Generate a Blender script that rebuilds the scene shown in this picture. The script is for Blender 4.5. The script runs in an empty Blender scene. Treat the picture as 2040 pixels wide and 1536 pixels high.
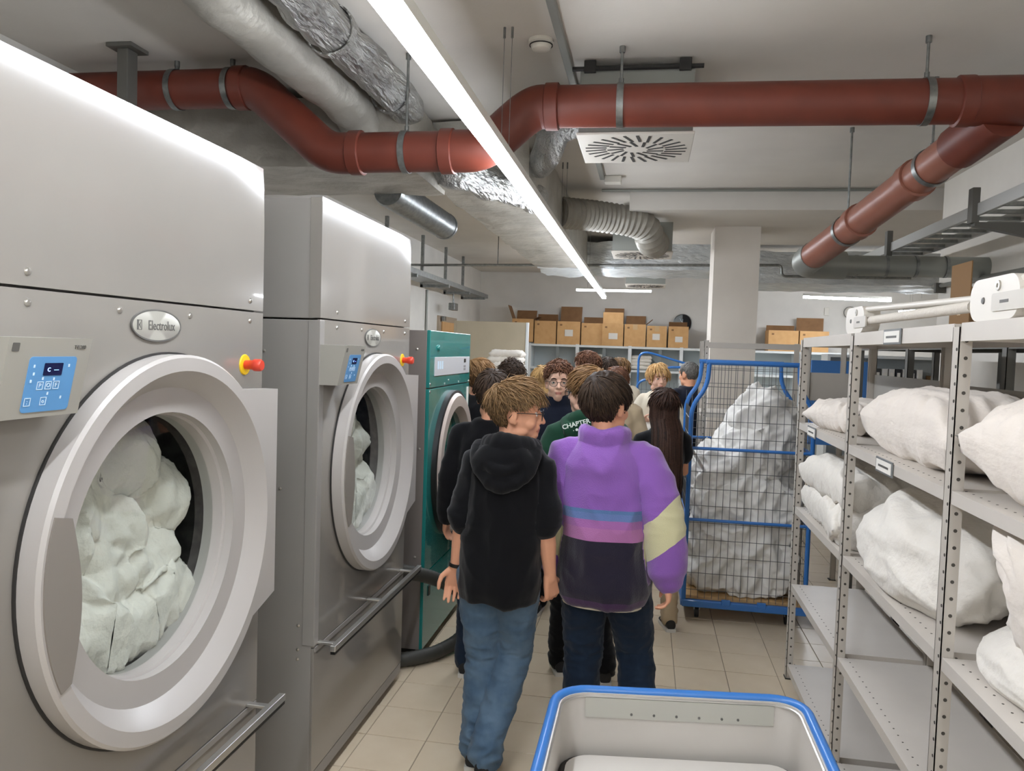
import bpy, bmesh, math, random
import numpy as np
from mathutils import Vector, Matrix, noise, Euler
random.seed(7)
S = bpy.context.scene
COL = S.collection
PI = math.pi
# ------------------------------------------------------------------ camera, exposure, world
F_PX = 1540.7
yaw, pitch, roll = math.radians(9.745), math.radians(2.716), math.radians(-1.8595)
fwd = Vector((-math.sin(yaw)*math.cos(pitch), math.cos(yaw)*math.cos(pitch), -math.sin(pitch)))
rgt = Vector((math.cos(yaw), math.sin(yaw), 0))
dwn = fwd.cross(rgt)
r2 = rgt*math.cos(roll)+dwn*math.sin(roll)
d2 = -rgt*math.sin(roll)+dwn*math.cos(roll)
cam = bpy.data.objects.new('camera', bpy.data.cameras.new('camera'))
COL.objects.link(cam)
cam.data.sensor_width = 36; cam.data.sensor_fit = 'HORIZONTAL'; cam.data.lens = F_PX/2040*36
cam.data.clip_start = .02
m = Matrix.Identity(4)
for i in range(3):
    m[i][0] = r2[i]; m[i][1] = -d2[i]; m[i][2] = -fwd[i]
m[2][3] = 1.88
cam.matrix_world = m
S.camera = cam
S.view_settings.view_transform = 'Standard'; S.view_settings.look = 'None'
S.view_settings.gamma = 1; S.view_settings.use_curve_mapping = False
S.view_settings.exposure = 0.88
LAMP = 34.0          # main lamp emission
LAMP_BACK = 13.0     # lamps in the rear of the room
w = bpy.data.worlds.new('world'); S.world = w; w.use_nodes = True
w.node_tree.nodes['Background'].inputs[0].default_value = (.8, .85, .9, 1)
w.node_tree.nodes['Background'].inputs[1].default_value = .05

# ------------------------------------------------------------------ materials
def lin(h):
    if isinstance(h, str):
        h = h.lstrip('#'); c = [int(h[i:i+2], 16)/255 for i in (0, 2, 4)]
    else: c = [v/255 for v in h]
    return tuple(v/12.92 if v <= .04045 else ((v+.055)/1.055)**2.4 for v in c)+(1,)
MATS = {}
def mat(name, col, rough=.5, metal=0, col2=None, ns=8, bump=0, bs=40, bd=.01, stretch=None, coat=0, spec=.5, sheen=0, emit=None, es=1, detail=4):
    if name in MATS: return MATS[name]
    M = bpy.data.materials.new(name); M.use_nodes = True; N = M.node_tree.nodes; L = M.node_tree.links
    b = N['Principled BSDF']
    b.inputs['Base Color'].default_value = lin(col); b.inputs['Roughness'].default_value = rough; b.inputs['Metallic'].default_value = metal
    b.inputs['Coat Weight'].default_value = coat; b.inputs['Specular IOR Level'].default_value = spec
    b.inputs['Sheen Weight'].default_value = sheen
    tc = N.new('ShaderNodeTexCoord'); mp = N.new('ShaderNodeMapping')
    L.new(tc.outputs['Object'], mp.inputs[0])
    if stretch: mp.inputs['Scale'].default_value = stretch
    if col2 is not None:
        n = N.new('ShaderNodeTexNoise'); n.inputs['Scale'].default_value = ns; n.inputs['Detail'].default_value = detail
        L.new(mp.outputs[0], n.inputs['Vector'])
        r = N.new('ShaderNodeValToRGB'); r.color_ramp.elements[0].position = .35; r.color_ramp.elements[1].position = .65
        r.color_ramp.elements[0].color = lin(col); r.color_ramp.elements[1].color = lin(col2)
        L.new(n.outputs[0], r.inputs[0]); L.new(r.outputs[0], b.inputs['Base Color'])
    if bump:
        n2 = N.new('ShaderNodeTexNoise'); n2.inputs['Scale'].default_value = bs; n2.inputs['Detail'].default_value = 6
        L.new(mp.outputs[0], n2.inputs['Vector'])
        bp = N.new('ShaderNodeBump'); bp.inputs['Strength'].default_value = bump; bp.inputs['Distance'].default_value = bd
        L.new(n2.outputs[0], bp.inputs['Height']); L.new(bp.outputs[0], b.inputs['Normal'])
    if emit:
        b.inputs['Emission Color'].default_value = lin(emit); b.inputs['Emission Strength'].default_value = es
    MATS[name] = M
    return M
def attr_mat(name, base, bands, attr, rough=.8, sheen=.3, bump=.3, bs=300, bd=.003):
    """colour bands switched by float attributes: bands = [(attr, lo, hi, colour)]"""
    M = bpy.data.materials.new(name); M.use_nodes = True; N = M.node_tree.nodes; L = M.node_tree.links
    b = N['Principled BSDF']; b.inputs['Roughness'].default_value = rough; b.inputs['Sheen Weight'].default_value = sheen
    b.inputs['Specular IOR Level'].default_value = .2
    cur = None
    for (a, lo, hi, c) in bands:
        at = N.new('ShaderNodeAttribute'); at.attribute_name = a
        g = N.new('ShaderNodeMath'); g.operation = 'GREATER_THAN'; g.inputs[1].default_value = lo
        l = N.new('ShaderNodeMath'); l.operation = 'LESS_THAN'; l.inputs[1].default_value = hi
        mu = N.new('ShaderNodeMath'); mu.operation = 'MULTIPLY'
        L.new(at.outputs['Fac'], g.inputs[0]); L.new(at.outputs['Fac'], l.inputs[0]); L.new(g.outputs[0], mu.inputs[0]); L.new(l.outputs[0], mu.inputs[1])
        mx = N.new('ShaderNodeMix'); mx.data_type = 'RGBA'
        L.new(mu.outputs[0], mx.inputs[0])
        if cur is None: mx.inputs[6].default_value = lin(base)
        else: L.new(cur, mx.inputs[6])
        mx.inputs[7].default_value = lin(c); cur = mx.outputs[2]
    if cur is not None: L.new(cur, b.inputs['Base Color'])
    else: b.inputs['Base Color'].default_value = lin(base)
    tc = N.new('ShaderNodeTexCoord'); n2 = N.new('ShaderNodeTexNoise'); n2.inputs['Scale'].default_value = bs
    L.new(tc.outputs['Object'], n2.inputs['Vector'])
    bp = N.new('ShaderNodeBump'); bp.inputs['Strength'].default_value = bump; bp.inputs['Distance'].default_value = bd
    L.new(n2.outputs[0], bp.inputs['Height']); L.new(bp.outputs[0], b.inputs['Normal'])
    return M
def glass_mat(name, col=(235, 240, 238), rough=.0, alpha=.15):
    M = bpy.data.materials.new(name); M.use_nodes = True; N = M.node_tree.nodes; L = M.node_tree.links
    N.remove(N['Principled BSDF'])
    t = N.new('ShaderNodeBsdfTransparent'); t.inputs[0].default_value = lin(col)
    g = N.new('ShaderNodeBsdfGlossy'); g.inputs['Roughness'].default_value = rough
    f = N.new('ShaderNodeLayerWeight'); f.inputs[0].default_value = .5
    pw = N.new('ShaderNodeMath'); pw.operation = 'POWER'; pw.inputs[1].default_value = 4; L.new(f.outputs['Facing'], pw.inputs[0])
    ma = N.new('ShaderNodeMath'); ma.operation = 'MULTIPLY_ADD'; ma.inputs[1].default_value = .7; ma.inputs[2].default_value = .035; L.new(pw.outputs[0], ma.inputs[0])
    mx = N.new('ShaderNodeMixShader'); L.new(ma.outputs[0], mx.inputs[0]); L.new(t.outputs[0], mx.inputs[1]); L.new(g.outputs[0], mx.inputs[2])
    L.new(mx.outputs[0], N['Material Output'].inputs[0]); MATS[name] = M
    return M

# ------------------------------------------------------------------ mesh helpers
LOCAL = set()      # things modelled in their own local frame (people)
def wmat(o):
    return (wmat(o.parent) @ o.matrix_parent_inverse @ o.matrix_basis) if o.parent else o.matrix_basis.copy()
def root_of(o):
    while o.parent: o = o.parent
    return o
def setpar(o, p):
    o.parent = p
    if root_of(p).name not in LOCAL: o.matrix_parent_inverse = wmat(p).inverted()
class MB:
    def __init__(s): s.v = []; s.f = []; s.sm = []
    def add(s, vs, fs, smooth=False):
        o = len(s.v); s.v += [tuple(v) for v in vs]; s.f += [tuple(i+o for i in f) for f in fs]; s.sm += [smooth]*len(fs); return s
    def box(s, x0, x1, y0, y1, z0, z1, b=0):
        if x0 > x1: x0, x1 = x1, x0
        if y0 > y1: y0, y1 = y1, y0
        if z0 > z1: z0, z1 = z1, z0
        if b <= 0:
            vs = [(x, y, z) for x in (x0, x1) for y in (y0, y1) for z in (z0, z1)]
            return s.add(vs, [(0, 1, 3, 2), (4, 6, 7, 5), (0, 4, 5, 1), (2, 3, 7, 6), (0, 2, 6, 4), (1, 5, 7, 3)])
        b = min(b, (x1-x0)*.45, (y1-y0)*.45, (z1-z0)*.45)
        bm = bmesh.new(); bmesh.ops.create_cube(bm, size=1)
        for v in bm.verts:
            v.co = Vector((x0+(v.co.x+.5)*(x1-x0), y0+(v.co.y+.5)*(y1-y0), z0+(v.co.z+.5)*(z1-z0)))
        bmesh.ops.bevel(bm, geom=list(bm.edges), offset=b, segments=2, affect='EDGES', profile=.5)
        bm.verts.index_update()
        s.add([v.co.copy() for v in bm.verts], [[v.index for v in f.verts] for f in bm.faces]); bm.free(); return s
    def tube(s, pts, r, n=10, caps=True, closed=False, ell=None, up=None):
        pts = [Vector(p) for p in pts]; k = len(pts)
        rs = r if isinstance(r, (list, tuple)) else [r]*k
        T = []
        for i in range(k):
            if closed: t = pts[(i+1) % k]-pts[i-1]
            else: t = pts[min(i+1, k-1)]-pts[max(i-1, 0)]
            T.append(t.normalized() if t.length > 1e-9 else Vector((0, 0, 1)))
        a = Vector(up) if up else (Vector((0, 0, 1)) if abs(T[0].z) < .9 else Vector((1, 0, 0)))
        u = (a-T[0]*a.dot(T[0])).normalized(); vs = []
        for i in range(k):
            u = (u-T[i]*u.dot(T[i])).normalized(); w_ = T[i].cross(u)
            e = ell[i] if isinstance(ell, list) else (ell or 1)
            for j in range(n):
                an = 2*PI*j/n
                vs.append(pts[i]+(u*math.cos(an)*e+w_*math.sin(an))*rs[i])
        fs = []
        for i in range(k if closed else k-1):
            i2 = (i+1) % k
            for j in range(n):
                j2 = (j+1) % n
                fs.append((i*n+j, i*n+j2, i2*n+j2, i2*n+j))
        if caps and not closed:
            fs.append(tuple(range(n-1, -1, -1))); fs.append(tuple((k-1)*n+j for j in range(n)))
        return s.add(vs, fs, True)
    def lathe(s, prof, c, axis, n=48, closed=False, a0=0, a1=2*PI):
        """prof: list of (r, h) along axis; c centre"""
        ax = Vector(axis).normalized(); a = Vector((0, 0, 1)) if abs(ax.z) < .9 else Vector((1, 0, 0))
        u = (a-ax*a.dot(ax)).normalized(); w_ = ax.cross(u); c = Vector(c); vs = []
        full = abs(a1-a0-2*PI) < 1e-6; m_ = n if full else n+1
        for (r, h) in prof:
            for j in range(m_):
                an = a0+(a1-a0)*j/n
                vs.append(c+ax*h+(u*math.cos(an)+w_*math.sin(an))*r)
        fs = []; k = len(prof)
        for i in range(k if closed else k-1):
            i2 = (i+1) % k
            for j in range(n):
                j2 = (j+1) % m_
                fs.append((i*m_+j, i*m_+j2, i2*m_+j2, i2*m_+j))
        return s.add(vs, fs, True)
    def disc(s, c, axis, r, n=24, t=.002):
        return s.lathe([(0.0001, 0), (r, 0), (r, t), (0.0001, t)], c, axis, n)
    def ell(s, c, r, n=16, k=10, rot=None):
        vs = []; fs = []
        R = rot.to_matrix() if rot else Matrix.Identity(3)
        c = Vector(c)
        vs.append(c+R@Vector((0, 0, r[2])))
        for i in range(1, k):
            th = PI*i/k
            for j in range(n):
                ph = 2*PI*j/n
                vs.append(c+R@Vector((r[0]*math.sin(th)*math.cos(ph), r[1]*math.sin(th)*math.sin(ph), r[2]*math.cos(th))))
        vs.append(c+R@Vector((0, 0, -r[2])))
        for j in range(n): fs.append((0, 1+j, 1+(j+1) % n))
        for i in range(k-2):
            for j in range(n):
                a = 1+i*n+j; b = 1+i*n+(j+1) % n
                fs.append((a, a+n, b+n, b))
        e = len(vs)-1
        for j in range(n): fs.append((e, 1+(k-2)*n+(j+1) % n, 1+(k-2)*n+j))
        return s.add(vs, fs, True)
    def loft(s, rings, cap=True):
        n = len(rings[0]); vs = [p for r in rings for p in r]; fs = []
        for i in range(len(rings)-1):
            for j in range(n):
                j2 = (j+1) % n
                fs.append((i*n+j, i*n+j2, (i+1)*n+j2, (i+1)*n+j))
        if cap:
            fs.append(tuple(range(n-1, -1, -1))); fs.append(tuple((len(rings)-1)*n+j for j in range(n)))
        return s.add(vs, fs, True)
    def prism(s, poly, axis, a, b):
        """poly: 2D points in the two other axes (cyclic order), extruded along axis from a to b"""
        k = len(poly); vs = []
        for h in (a, b):
            for (p, q) in poly:
                vs.append({'x': (h, p, q), 'y': (p, h, q), 'z': (p, q, h)}[axis])
        fs = [tuple(range(k-1, -1, -1)), tuple(k+i for i in range(k))]
        for i in range(k):
            j = (i+1) % k; fs.append((i, j, k+j, k+i))
        return s.add(vs, fs)
    def mesh(s, name='m'):
        me = bpy.data.meshes.new(name); me.from_pydata([tuple(v) for v in s.v], [], s.f)
        if any(s.sm): me.polygons.foreach_set('use_smooth', s.sm)
        bm = bmesh.new(); bm.from_mesh(me); bmesh.ops.recalc_face_normals(bm, faces=list(bm.faces)); bm.to_mesh(me); bm.free()
        return me
    def build(s, name, material, parent=None, sharp=True):
        me = s.mesh(name); o = bpy.data.objects.new(name, me); COL.objects.link(o)
        if material: me.materials.append(material)
        if any(s.sm) and sharp: sharpen(me)
        if parent: setpar(o, parent)
        return o
def sharpen(me, ang=math.radians(38)):
    bm = bmesh.new(); bm.from_mesh(me)
    for e in bm.edges:
        e.smooth = not (len(e.link_faces) != 2 or e.calc_face_angle(0) > ang)
    for f in bm.faces: f.smooth = True
    bm.to_mesh(me); bm.free()
def tag(o, label=None, cat=None, group=None, kind=None):
    if label: o['label'] = label
    if cat: o['category'] = cat
    if group: o['group'] = group
    if kind: o['kind'] = kind
    return o
def empty(name, loc=(0, 0, 0), rz=0):
    o = bpy.data.objects.new(name, None); COL.objects.link(o); o.location = loc; o.rotation_euler = (0, 0, rz); o.empty_display_size = .1
    return o
def copy_tree(o, parent=None):
    c = o.copy(); COL.objects.link(c); c.parent = parent
    for ch in list(o.children): copy_tree(ch, c)
    return c
def remesh(mb, voxel, smooth=4, fac=.5):
    me = mb.mesh('tmp'); o = bpy.data.objects.new('tmp', me); COL.objects.link(o)
    md = o.modifiers.new('r', 'REMESH'); md.mode = 'VOXEL'; md.voxel_size = voxel; md.use_smooth_shade = True
    if smooth:
        sm = o.modifiers.new('s', 'SMOOTH'); sm.factor = fac; sm.iterations = smooth
    dg = bpy.context.evaluated_depsgraph_get(); dg.update()
    out = bpy.data.meshes.new_from_object(o.evaluated_get(dg)); out.materials.clear()
    bpy.data.objects.remove(o); bpy.data.meshes.remove(me)
    return out
def vco(me):
    a = np.empty(len(me.vertices)*3, np.float32); me.vertices.foreach_get('co', a); return a.reshape(-1, 3)
def vno(me):
    a = np.empty(len(me.vertices)*3, np.float32); me.vertex_normals.foreach_get('vector', a); return a.reshape(-1, 3)
def setco(me, a): me.vertices.foreach_set('co', np.ascontiguousarray(a, np.float32).ravel()); me.update()
def fattr(me, name, vals):
    a = me.attributes.new(name, 'FLOAT', 'POINT'); a.data.foreach_set('value', np.ascontiguousarray(vals, np.float32))
def link(me, name, material, parent=None):
    o = bpy.data.objects.new(name, me); COL.objects.link(o); me.materials.append(material)
    me.polygons.foreach_set('use_smooth', [True]*len(me.polygons))
    if parent: setpar(o, parent)
    return o
def fnoise(P, scale, off=0, stretch=(1, 1, 1)):
    sx, sy, sz = stretch
    nn = noise.noise
    return np.array([nn((p[0]*scale*sx+off, p[1]*scale*sy+off*.7, p[2]*scale*sz-off)) for p in P.tolist()])
def ridge(P, scale, off=0, stretch=(1, 1, 1)): return 1-2*np.abs(fnoise(P, scale, off, stretch))
def text_mesh(txt, size, ext=.0006, sx=1.0, bold=0):
    c = bpy.data.curves.new('t', 'FONT'); c.body = txt; c.size = size; c.extrude = ext; c.align_x = 'CENTER'; c.align_y = 'CENTER'; c.resolution_u = 2
    c.offset = bold
    o = bpy.data.objects.new('t', c); COL.objects.link(o); dg = bpy.context.evaluated_depsgraph_get(); dg.update()
    me = bpy.data.meshes.new_from_object(o.evaluated_get(dg)); bpy.data.objects.remove(o); me.materials.clear()
    if sx != 1: me.transform(Matrix.Diagonal((sx, 1, 1, 1)))
    return me
def text(txt, size, material, origin, right, up, name, parent=None, sx=1.0, bold=0):
    me = text_mesh(txt, size, sx=sx, bold=bold); me.materials.append(material)
    o = bpy.data.objects.new(name, me); COL.objects.link(o)
    R = Vector(right).normalized(); U = Vector(up).normalized(); Nn = R.cross(U)
    M_ = Matrix.Identity(4)
    for i in range(3): M_[i][0] = R[i]; M_[i][1] = U[i]; M_[i][2] = Nn[i]; M_[i][3] = origin[i]
    me.transform(M_)
    if parent: setpar(o, parent)
    return o
# ------------------------------------------------------------------ material library
M_wall = mat('wall_paint', (226, 223, 217), .75, col2=(220, 217, 211), ns=3, bump=.08, bs=120, bd=.004)
M_wallR = mat('side_wall_paint', (240, 235, 226), .75, col2=(235, 230, 221), ns=3, bump=.08, bs=120, bd=.004)
M_ceil = mat('ceiling_concrete', (218, 213, 205), .85, col2=(212, 207, 199), ns=2.5, bump=.12, bs=60, bd=.006)
M_tile = mat('floor_tile', (206, 189, 163), .3, col2=(212, 196, 171), ns=5, bump=.03, bs=60, bd=.002)
M_grout = mat('grout', (150, 138, 118), .8)
M_white = mat('white_enamel', (134, 129, 122), .15, coat=.5, col2=(131, 126, 119), ns=2)
M_side = mat('grey_enamel_side', (142, 138, 133), .38, col2=(138, 134, 129), ns=2)
M_ring = mat('door_ring_plastic', (172, 167, 162), .3, col2=(169, 164, 159), ns=3)
M_grey = mat('mid_grey_plastic', (128, 121, 114), .45)
M_dark = mat('dark_rubber', (38, 36, 34), .6)
M_black = mat('black_plastic', (20, 20, 20), .4)
M_steel = mat('galvanised_steel', (150, 152, 150), .38, .85, col2=(128, 131, 130), ns=30)
M_screw = mat('zinc_screw', (190, 186, 178), .3, .9)
M_alu = mat('aluminium', (205, 203, 198), .3, .85)
M_foil = mat('duct_foil', (190, 190, 186), .3, .9, col2=(160, 160, 158), ns=6, bump=.9, bs=14, bd=.05, stretch=(3, .6, 3))
M_foilX = mat('duct_foil_cross', (228, 232, 232), .38, .25, col2=(204, 209, 211), ns=6, bump=.9, bs=12, bd=.05, stretch=(.8, 3, 2))
M_jacket = mat('insulation_jacket', (178, 174, 164), .5, .35, col2=(160, 156, 147), ns=3, bump=.6, bs=6, bd=.05)
M_red = mat('orange_brown_pipe', (114, 54, 40), .45, col2=(104, 49, 37), ns=6)
M_redB = mat('pink_brown_pipe', (150, 96, 78), .38, col2=(142, 90, 73), ns=6)
M_rack = mat('rack_grey', (190, 183, 173), .42, col2=(185, 178, 168), ns=4)
M_shelf = mat('shelf_grey', (204, 197, 188), .38, col2=(199, 192, 183), ns=4)
M_darkrack = mat('dark_rack', (96, 94, 88), .5)
M_linen = mat('white_linen', (226, 220, 210), .85, sheen=.2, bump=.7, bs=11, bd=.03, spec=.2)
M_pillow = mat('pillow_cotton', (226, 216, 205), .85, sheen=.2, bump=.6, bs=8, bd=.03, spec=.2, stretch=(1, .6, 1.6))
M_blue = mat('blue_powder_coat', (52, 116, 190), .35, coat=.2)
M_wire = mat('wire_zinc', (110, 112, 112), .4, .7)
M_wood = mat('plywood', (196, 160, 110), .6, col2=(180, 144, 96), ns=14, stretch=(1, 8, 1))
M_card = mat('cardboard', (216, 172, 118), .8, col2=(208, 162, 108), ns=10, bump=.1, bs=90, bd=.003)
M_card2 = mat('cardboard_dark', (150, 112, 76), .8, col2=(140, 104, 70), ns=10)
M_paper = mat('paper', (228, 224, 216), .7)
M_tape = mat('tape', (206, 172, 124), .3)
M_teal = mat('teal_enamel', (30, 118, 112), .22, coat=.4, col2=(34, 124, 118), ns=2)
M_farshelf = mat('far_shelf_white', (226, 230, 230), .45)
M_farback = mat('far_shelf_back', (202, 209, 209), .5)
M_beige = mat('beige_laminate', (188, 176, 152), .5, col2=(182, 170, 146), ns=3)
M_door = mat('beech_door', (216, 170, 118), .5, col2=(206, 160, 108), ns=6, stretch=(1, 1, .2))
M_lamp = mat('lamp_diffuser', (255, 252, 244), .4, emit=(240, 246, 255), es=LAMP)
M_lampb = mat('lamp_diffuser_back', (255, 255, 250), .4, emit=(242, 247, 255), es=LAMP_BACK*.75)
M_lampbody = mat('lamp_housing', (214, 212, 204), .4)
M_lampr = mat('lamp_diffuser_right', (255, 255, 250), .4, emit=(242, 247, 255), es=LAMP_BACK*3.4)
M_lampadd = mat('lamp_diffuser_added', (255, 252, 244), .4, emit=(240, 246, 255), es=LAMP*.7)
M_concrete = mat('pillar_paint', (222, 214, 203), .7, col2=(216, 208, 197), ns=3, bump=.05, bs=80)
M_yellow = mat('yellow_plastic', (232, 190, 20), .4)
M_redbtn = mat('red_plastic', (206, 62, 40), .35)
M_panelblue = mat('membrane_blue', (92, 146, 196), .35)
M_disp = mat('display_navy', (14, 22, 66), .15)
M_led = mat('display_digits', (150, 180, 255), .4, emit=(120, 160, 255), es=2.0)
M_symb = mat('membrane_symbols', (206, 226, 240), .4)
M_ink = mat('grey_print', (92, 90, 86), .5)
M_badge = mat('badge_silver', (190, 188, 178), .35, .4)
M_drum = mat('drum_steel', (120, 116, 110), .4, .6, col2=(90, 88, 84), ns=20)
M_hose = mat('hose_rubber', (58, 57, 52), .5)
M_glass = glass_mat('door_glass')
M_lens = glass_mat('lens_glass', (240, 244, 246))
M_plast = mat('white_plastic', (222, 216, 206), .4)
M_det = mat('detector_plastic', (222, 218, 208), .45)
M_slot = mat('vent_slot', (42, 40, 37), .7)
M_vent = mat('vent_face', (206, 200, 190), .45)
M_plenum = mat('plenum_steel', (150, 152, 146), .45, .5)
M_flex = mat('flex_duct_fabric', (164, 160, 150), .5, .2, col2=(150, 146, 137), ns=12)

# ------------------------------------------------------------------ the room
CZ = 3.35; XL = -3.2; XR = 2.35; YF = 14.7; YB = -2.4; XRR = 6.0; YR = 6.9
def struct(mb, name, m, parent=None):
    o = mb.build(name, m, parent); o['kind'] = 'structure'; return o
fl = MB().box(XL, XRR, YB, YF, -.1, -.004); floor = struct(fl, 'floor', M_grout)
# tiles: 300 mm squares, one object each where they can be told apart
TS = .3; tx0 = -.96; ty0 = 3.19; g = .0025
tme = MB().box(g, TS-g, g, TS-g, -.02, 0, .0012).mesh('floor_tile'); tme.materials.append(M_tile)
cnt = 0; done = set()
for j in range(-1, 24):
    for i in range(-2, 8):
        x = tx0+i*TS; y = ty0+j*TS
        if y < 2.55 or (x > 1.1 and y > 5.6): continue
        if cnt >= 296: break
        o = bpy.data.objects.new('floor_tile', tme); COL.objects.link(o); o.location = (x, y, random.uniform(-.0006, .0006)); o.parent = floor
        done.add((i, j)); cnt += 1
rest = MB()
for j in range(-19, 38):
    for i in range(-8, 23):
        x = tx0+i*TS; y = ty0+j*TS
        if (i, j) in done or y+TS > YF or y < YB or x+TS > XRR or x < XL: continue
        rest.box(x+g, x+TS-g, y+g, y+TS-g, -.02, 0)
o = rest.build('floor_tile_field', M_tile, floor); o['kind'] = 'stuff'
struct(MB().box(XL-.2, XRR, YB, YF+.2, CZ, CZ+.2), 'ceiling', M_ceil)
struct(MB().box(XL-.2, XL, YB, YF, 0, CZ), 'wall_left', M_wall)
struct(MB().box(XL, XRR, YF, YF+.2, 0, CZ), 'wall_back', M_wall)
struct(MB().box(XR, XR+.25, YB, YR, 0, CZ), 'wall_right', M_wallR)
struct(MB().box(XR+.25, XRR, YR-.2, YR, 0, CZ), 'wall_return', M_wall)
struct(MB().box(XRR, XRR+.2, YR, YF, 0, CZ), 'wall_far_right', M_wall)
struct(MB().box(XL, XR, YB-.2, YB, 0, CZ), 'wall_front', M_wall)
struct(MB().box(-.2, XRR, 7.1, 9.3, 3.165, CZ), 'trim_1', M_ceil)      # downstand beam
struct(MB().box(.63, 1.07, 8.0, 8.5, 0, 3.165), 'trim_2', M_concrete)  # square pillar
# door in the left wall
d = MB().box(XL-.02, XL+.03, 11.6, 12.75, 0, 2.36).build('door_1', mat('door_frame', (176, 160, 140), .5)); d['kind'] = 'structure'
MB().box(XL+.03, XL+.05, 11.75, 12.65, .01, 2.27, .004).build('door_leaf', M_door, d)
MB().box(XL+.05, XL+.1, 11.68, 11.78, 2.28, 2.35, .004).build('door_closer', M_steel, d)

# ------------------------------------------------------------------ lamps
def linear_lamp(name, a, b, w_, h_, m, label, wires=()):
    a = Vector(a); b = Vector(b); t = (b-a).normalized(); s_ = Vector((t.y, -t.x, 0)); r = empty(name, a)
    def bx(mb, u0, u1, v0, v1, w0, w1):
        vs = [a+t*u+s_*v+Vector((0, 0, ww)) for u in (u0, u1) for v in (v0, v1) for ww in (w0, w1)]
        mb.add(vs, [(0, 1, 3, 2), (4, 6, 7, 5), (0, 4, 5, 1), (2, 3, 7, 6), (0, 2, 6, 4), (1, 5, 7, 3)])
    L_ = (b-a).length
    mb = MB(); bx(mb, 0, L_, -w_/2, w_/2, .034, h_); mb.build('lamp_housing', M_lampbody, r)
    mb = MB(); bx(mb, .004, L_-.004, -w_/2+.006, w_/2-.006, 0, .036); mb.build('diffuser', m, r)
    for y in wires:
        for dd in (-.018, .018):
            p = a+t*y+s_*dd; MB().tube([p+Vector((0, 0, h_)), (p.x, p.y, CZ-.001)], .0015, 5).build('suspension_wire', M_steel, r)
            MB().tube([(p.x, p.y, CZ-.05), (p.x, p.y, CZ-.001)], .006, 6).build('wire_anchor', M_steel, r)
    tag(r, label, 'lamp'); return r
linear_lamp('linear_lamp', (.75, -2.2, 2.72), (.75, .95, 2.72), .074, .075, M_lampadd, 'added strip lamp out of view behind the viewpoint, brightening cart and rack', wires=(.4, 2.6))  # added lamp, never in view: brightens cart, rack and the people's backs
linear_lamp('linear_lamp', (-.672, -2.2, 2.72), (-.69, 12.4, 2.72), .068, .072, M_lamp, 'long white strip lamp hanging along the aisle, lit', wires=(5.75, 8.3, 11))
linear_lamp('linear_lamp', (-1.25, 13.6, 2.93), (.05, 13.6, 2.93), .07, .06, M_lampb, 'short lit strip lamp across the aisle end above the cardboard boxes', wires=(.2, 1.0))
linear_lamp('linear_lamp', (2.36, 12.6, 2.81), (3.63, 12.6, 2.78), .08, .07, M_lampr, 'lit tube lamp below the foil duct, right of the pillar', wires=(.3, 1.7))
linear_lamp('linear_lamp', (3.6, 12.0, 2.58), (4.15, 12.6, 2.66), .08, .07, M_lampr, 'slanted short lit tube lamp at the far right by the wall end', wires=(.3,))

# ------------------------------------------------------------------ ducts and pipes under the ceiling
def pipe_along(pts, r, n=20): return MB().tube(pts, r, n)
def arc(p0, p1, p2, k=8):
    p0, p1, p2 = map(Vector, (p0, p1, p2)); return [(p0*(1-t)**2+p1*2*t*(1-t)+p2*t*t) for t in [i/k for i in range(k+1)]]
def rounded(pts, rad):
    pts = [Vector(p) for p in pts]; out = [pts[0]]
    for i in range(1, len(pts)-1):
        a = pts[i]+(pts[i-1]-pts[i]).normalized()*min(rad, (pts[i-1]-pts[i]).length*.49)
        b = pts[i]+(pts[i+1]-pts[i]).normalized()*min(rad, (pts[i+1]-pts[i]).length*.49)
        out += arc(a, pts[i], b)
    return out+[pts[-1]]
PY = 3.82; R = .1
rp = empty('waste_pipe', (0, PY, 3.0))
pm = [(-3.15, PY, 3.2), (-2.06, PY, 3.2), (-1.66, PY, 2.855), (-.84, PY, 2.86), (-.6, PY, 3.07), (1.32, PY, 3.055)]
pipe_along(rounded([pm[0], (-2.1, PY, 3.2)], .1), R).build('pipe_section', M_red, rp)
pipe_along(rounded([(-2.15, PY, 3.2), pm[1], pm[2], (-1.5, PY, 2.856)], .1), R+.004).build('elbow', M_red, rp)
pipe_along([(-1.52, PY, 2.857), (-1.0, PY, 2.86)], R).build('pipe_section', M_red, rp)
pipe_along(rounded([(-1.02, PY, 2.86), pm[3], pm[4], (-.5, PY, 3.07)], .1), R+.004).build('elbow', M_red, rp)
pipe_along([(-.52, PY, 3.07), (1.4, PY, 3.056)], R).build('pipe_section', M_red, rp)
for x, z in ((-1.5, 2.857), (-1.02, 2.86), (-.5, 3.07), (-2.14, 3.2), (1.36, 3.056)):
    MB().tube([(x-.035, PY, z), (x-.03, PY, z), (x+.03, PY, z), (x+.035, PY, z)], [R+.004, R+.012, R+.012, R+.004], 24).build('socket_collar', M_red, rp)
def strap(x, y, z, parent, axis='x', r=R, top=CZ):
    m_ = MB()
    c = Vector((x, y, z)); ax = (1, 0, 0) if axis == 'x' else axis
    m_.lathe([(r+.002, -.016), (r+.006, -.016), (r+.006, .016), (r+.002, .016)], c, ax, 28, closed=True)
    s = m_.build('pipe_clamp', M_steel, parent)
    MB().tube([(x, y, z+r), (x, y, z+r+.03), (x, y, z+r+.03), (x, y, top)], [.012, .012, .007, .007], 8).build('hanger_rod', M_steel, s)
    MB().tube([(x, y, top-.03), (x, y, top)], .014, 8).build('rod_anchor', M_steel, s)
for x, z in ((-.17, 3.068), (1.2, 3.058), (-1.24, 2.858), (-2.2, 3.2), (-2.52, 3.2)): strap(x, PY, z, rp)
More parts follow.
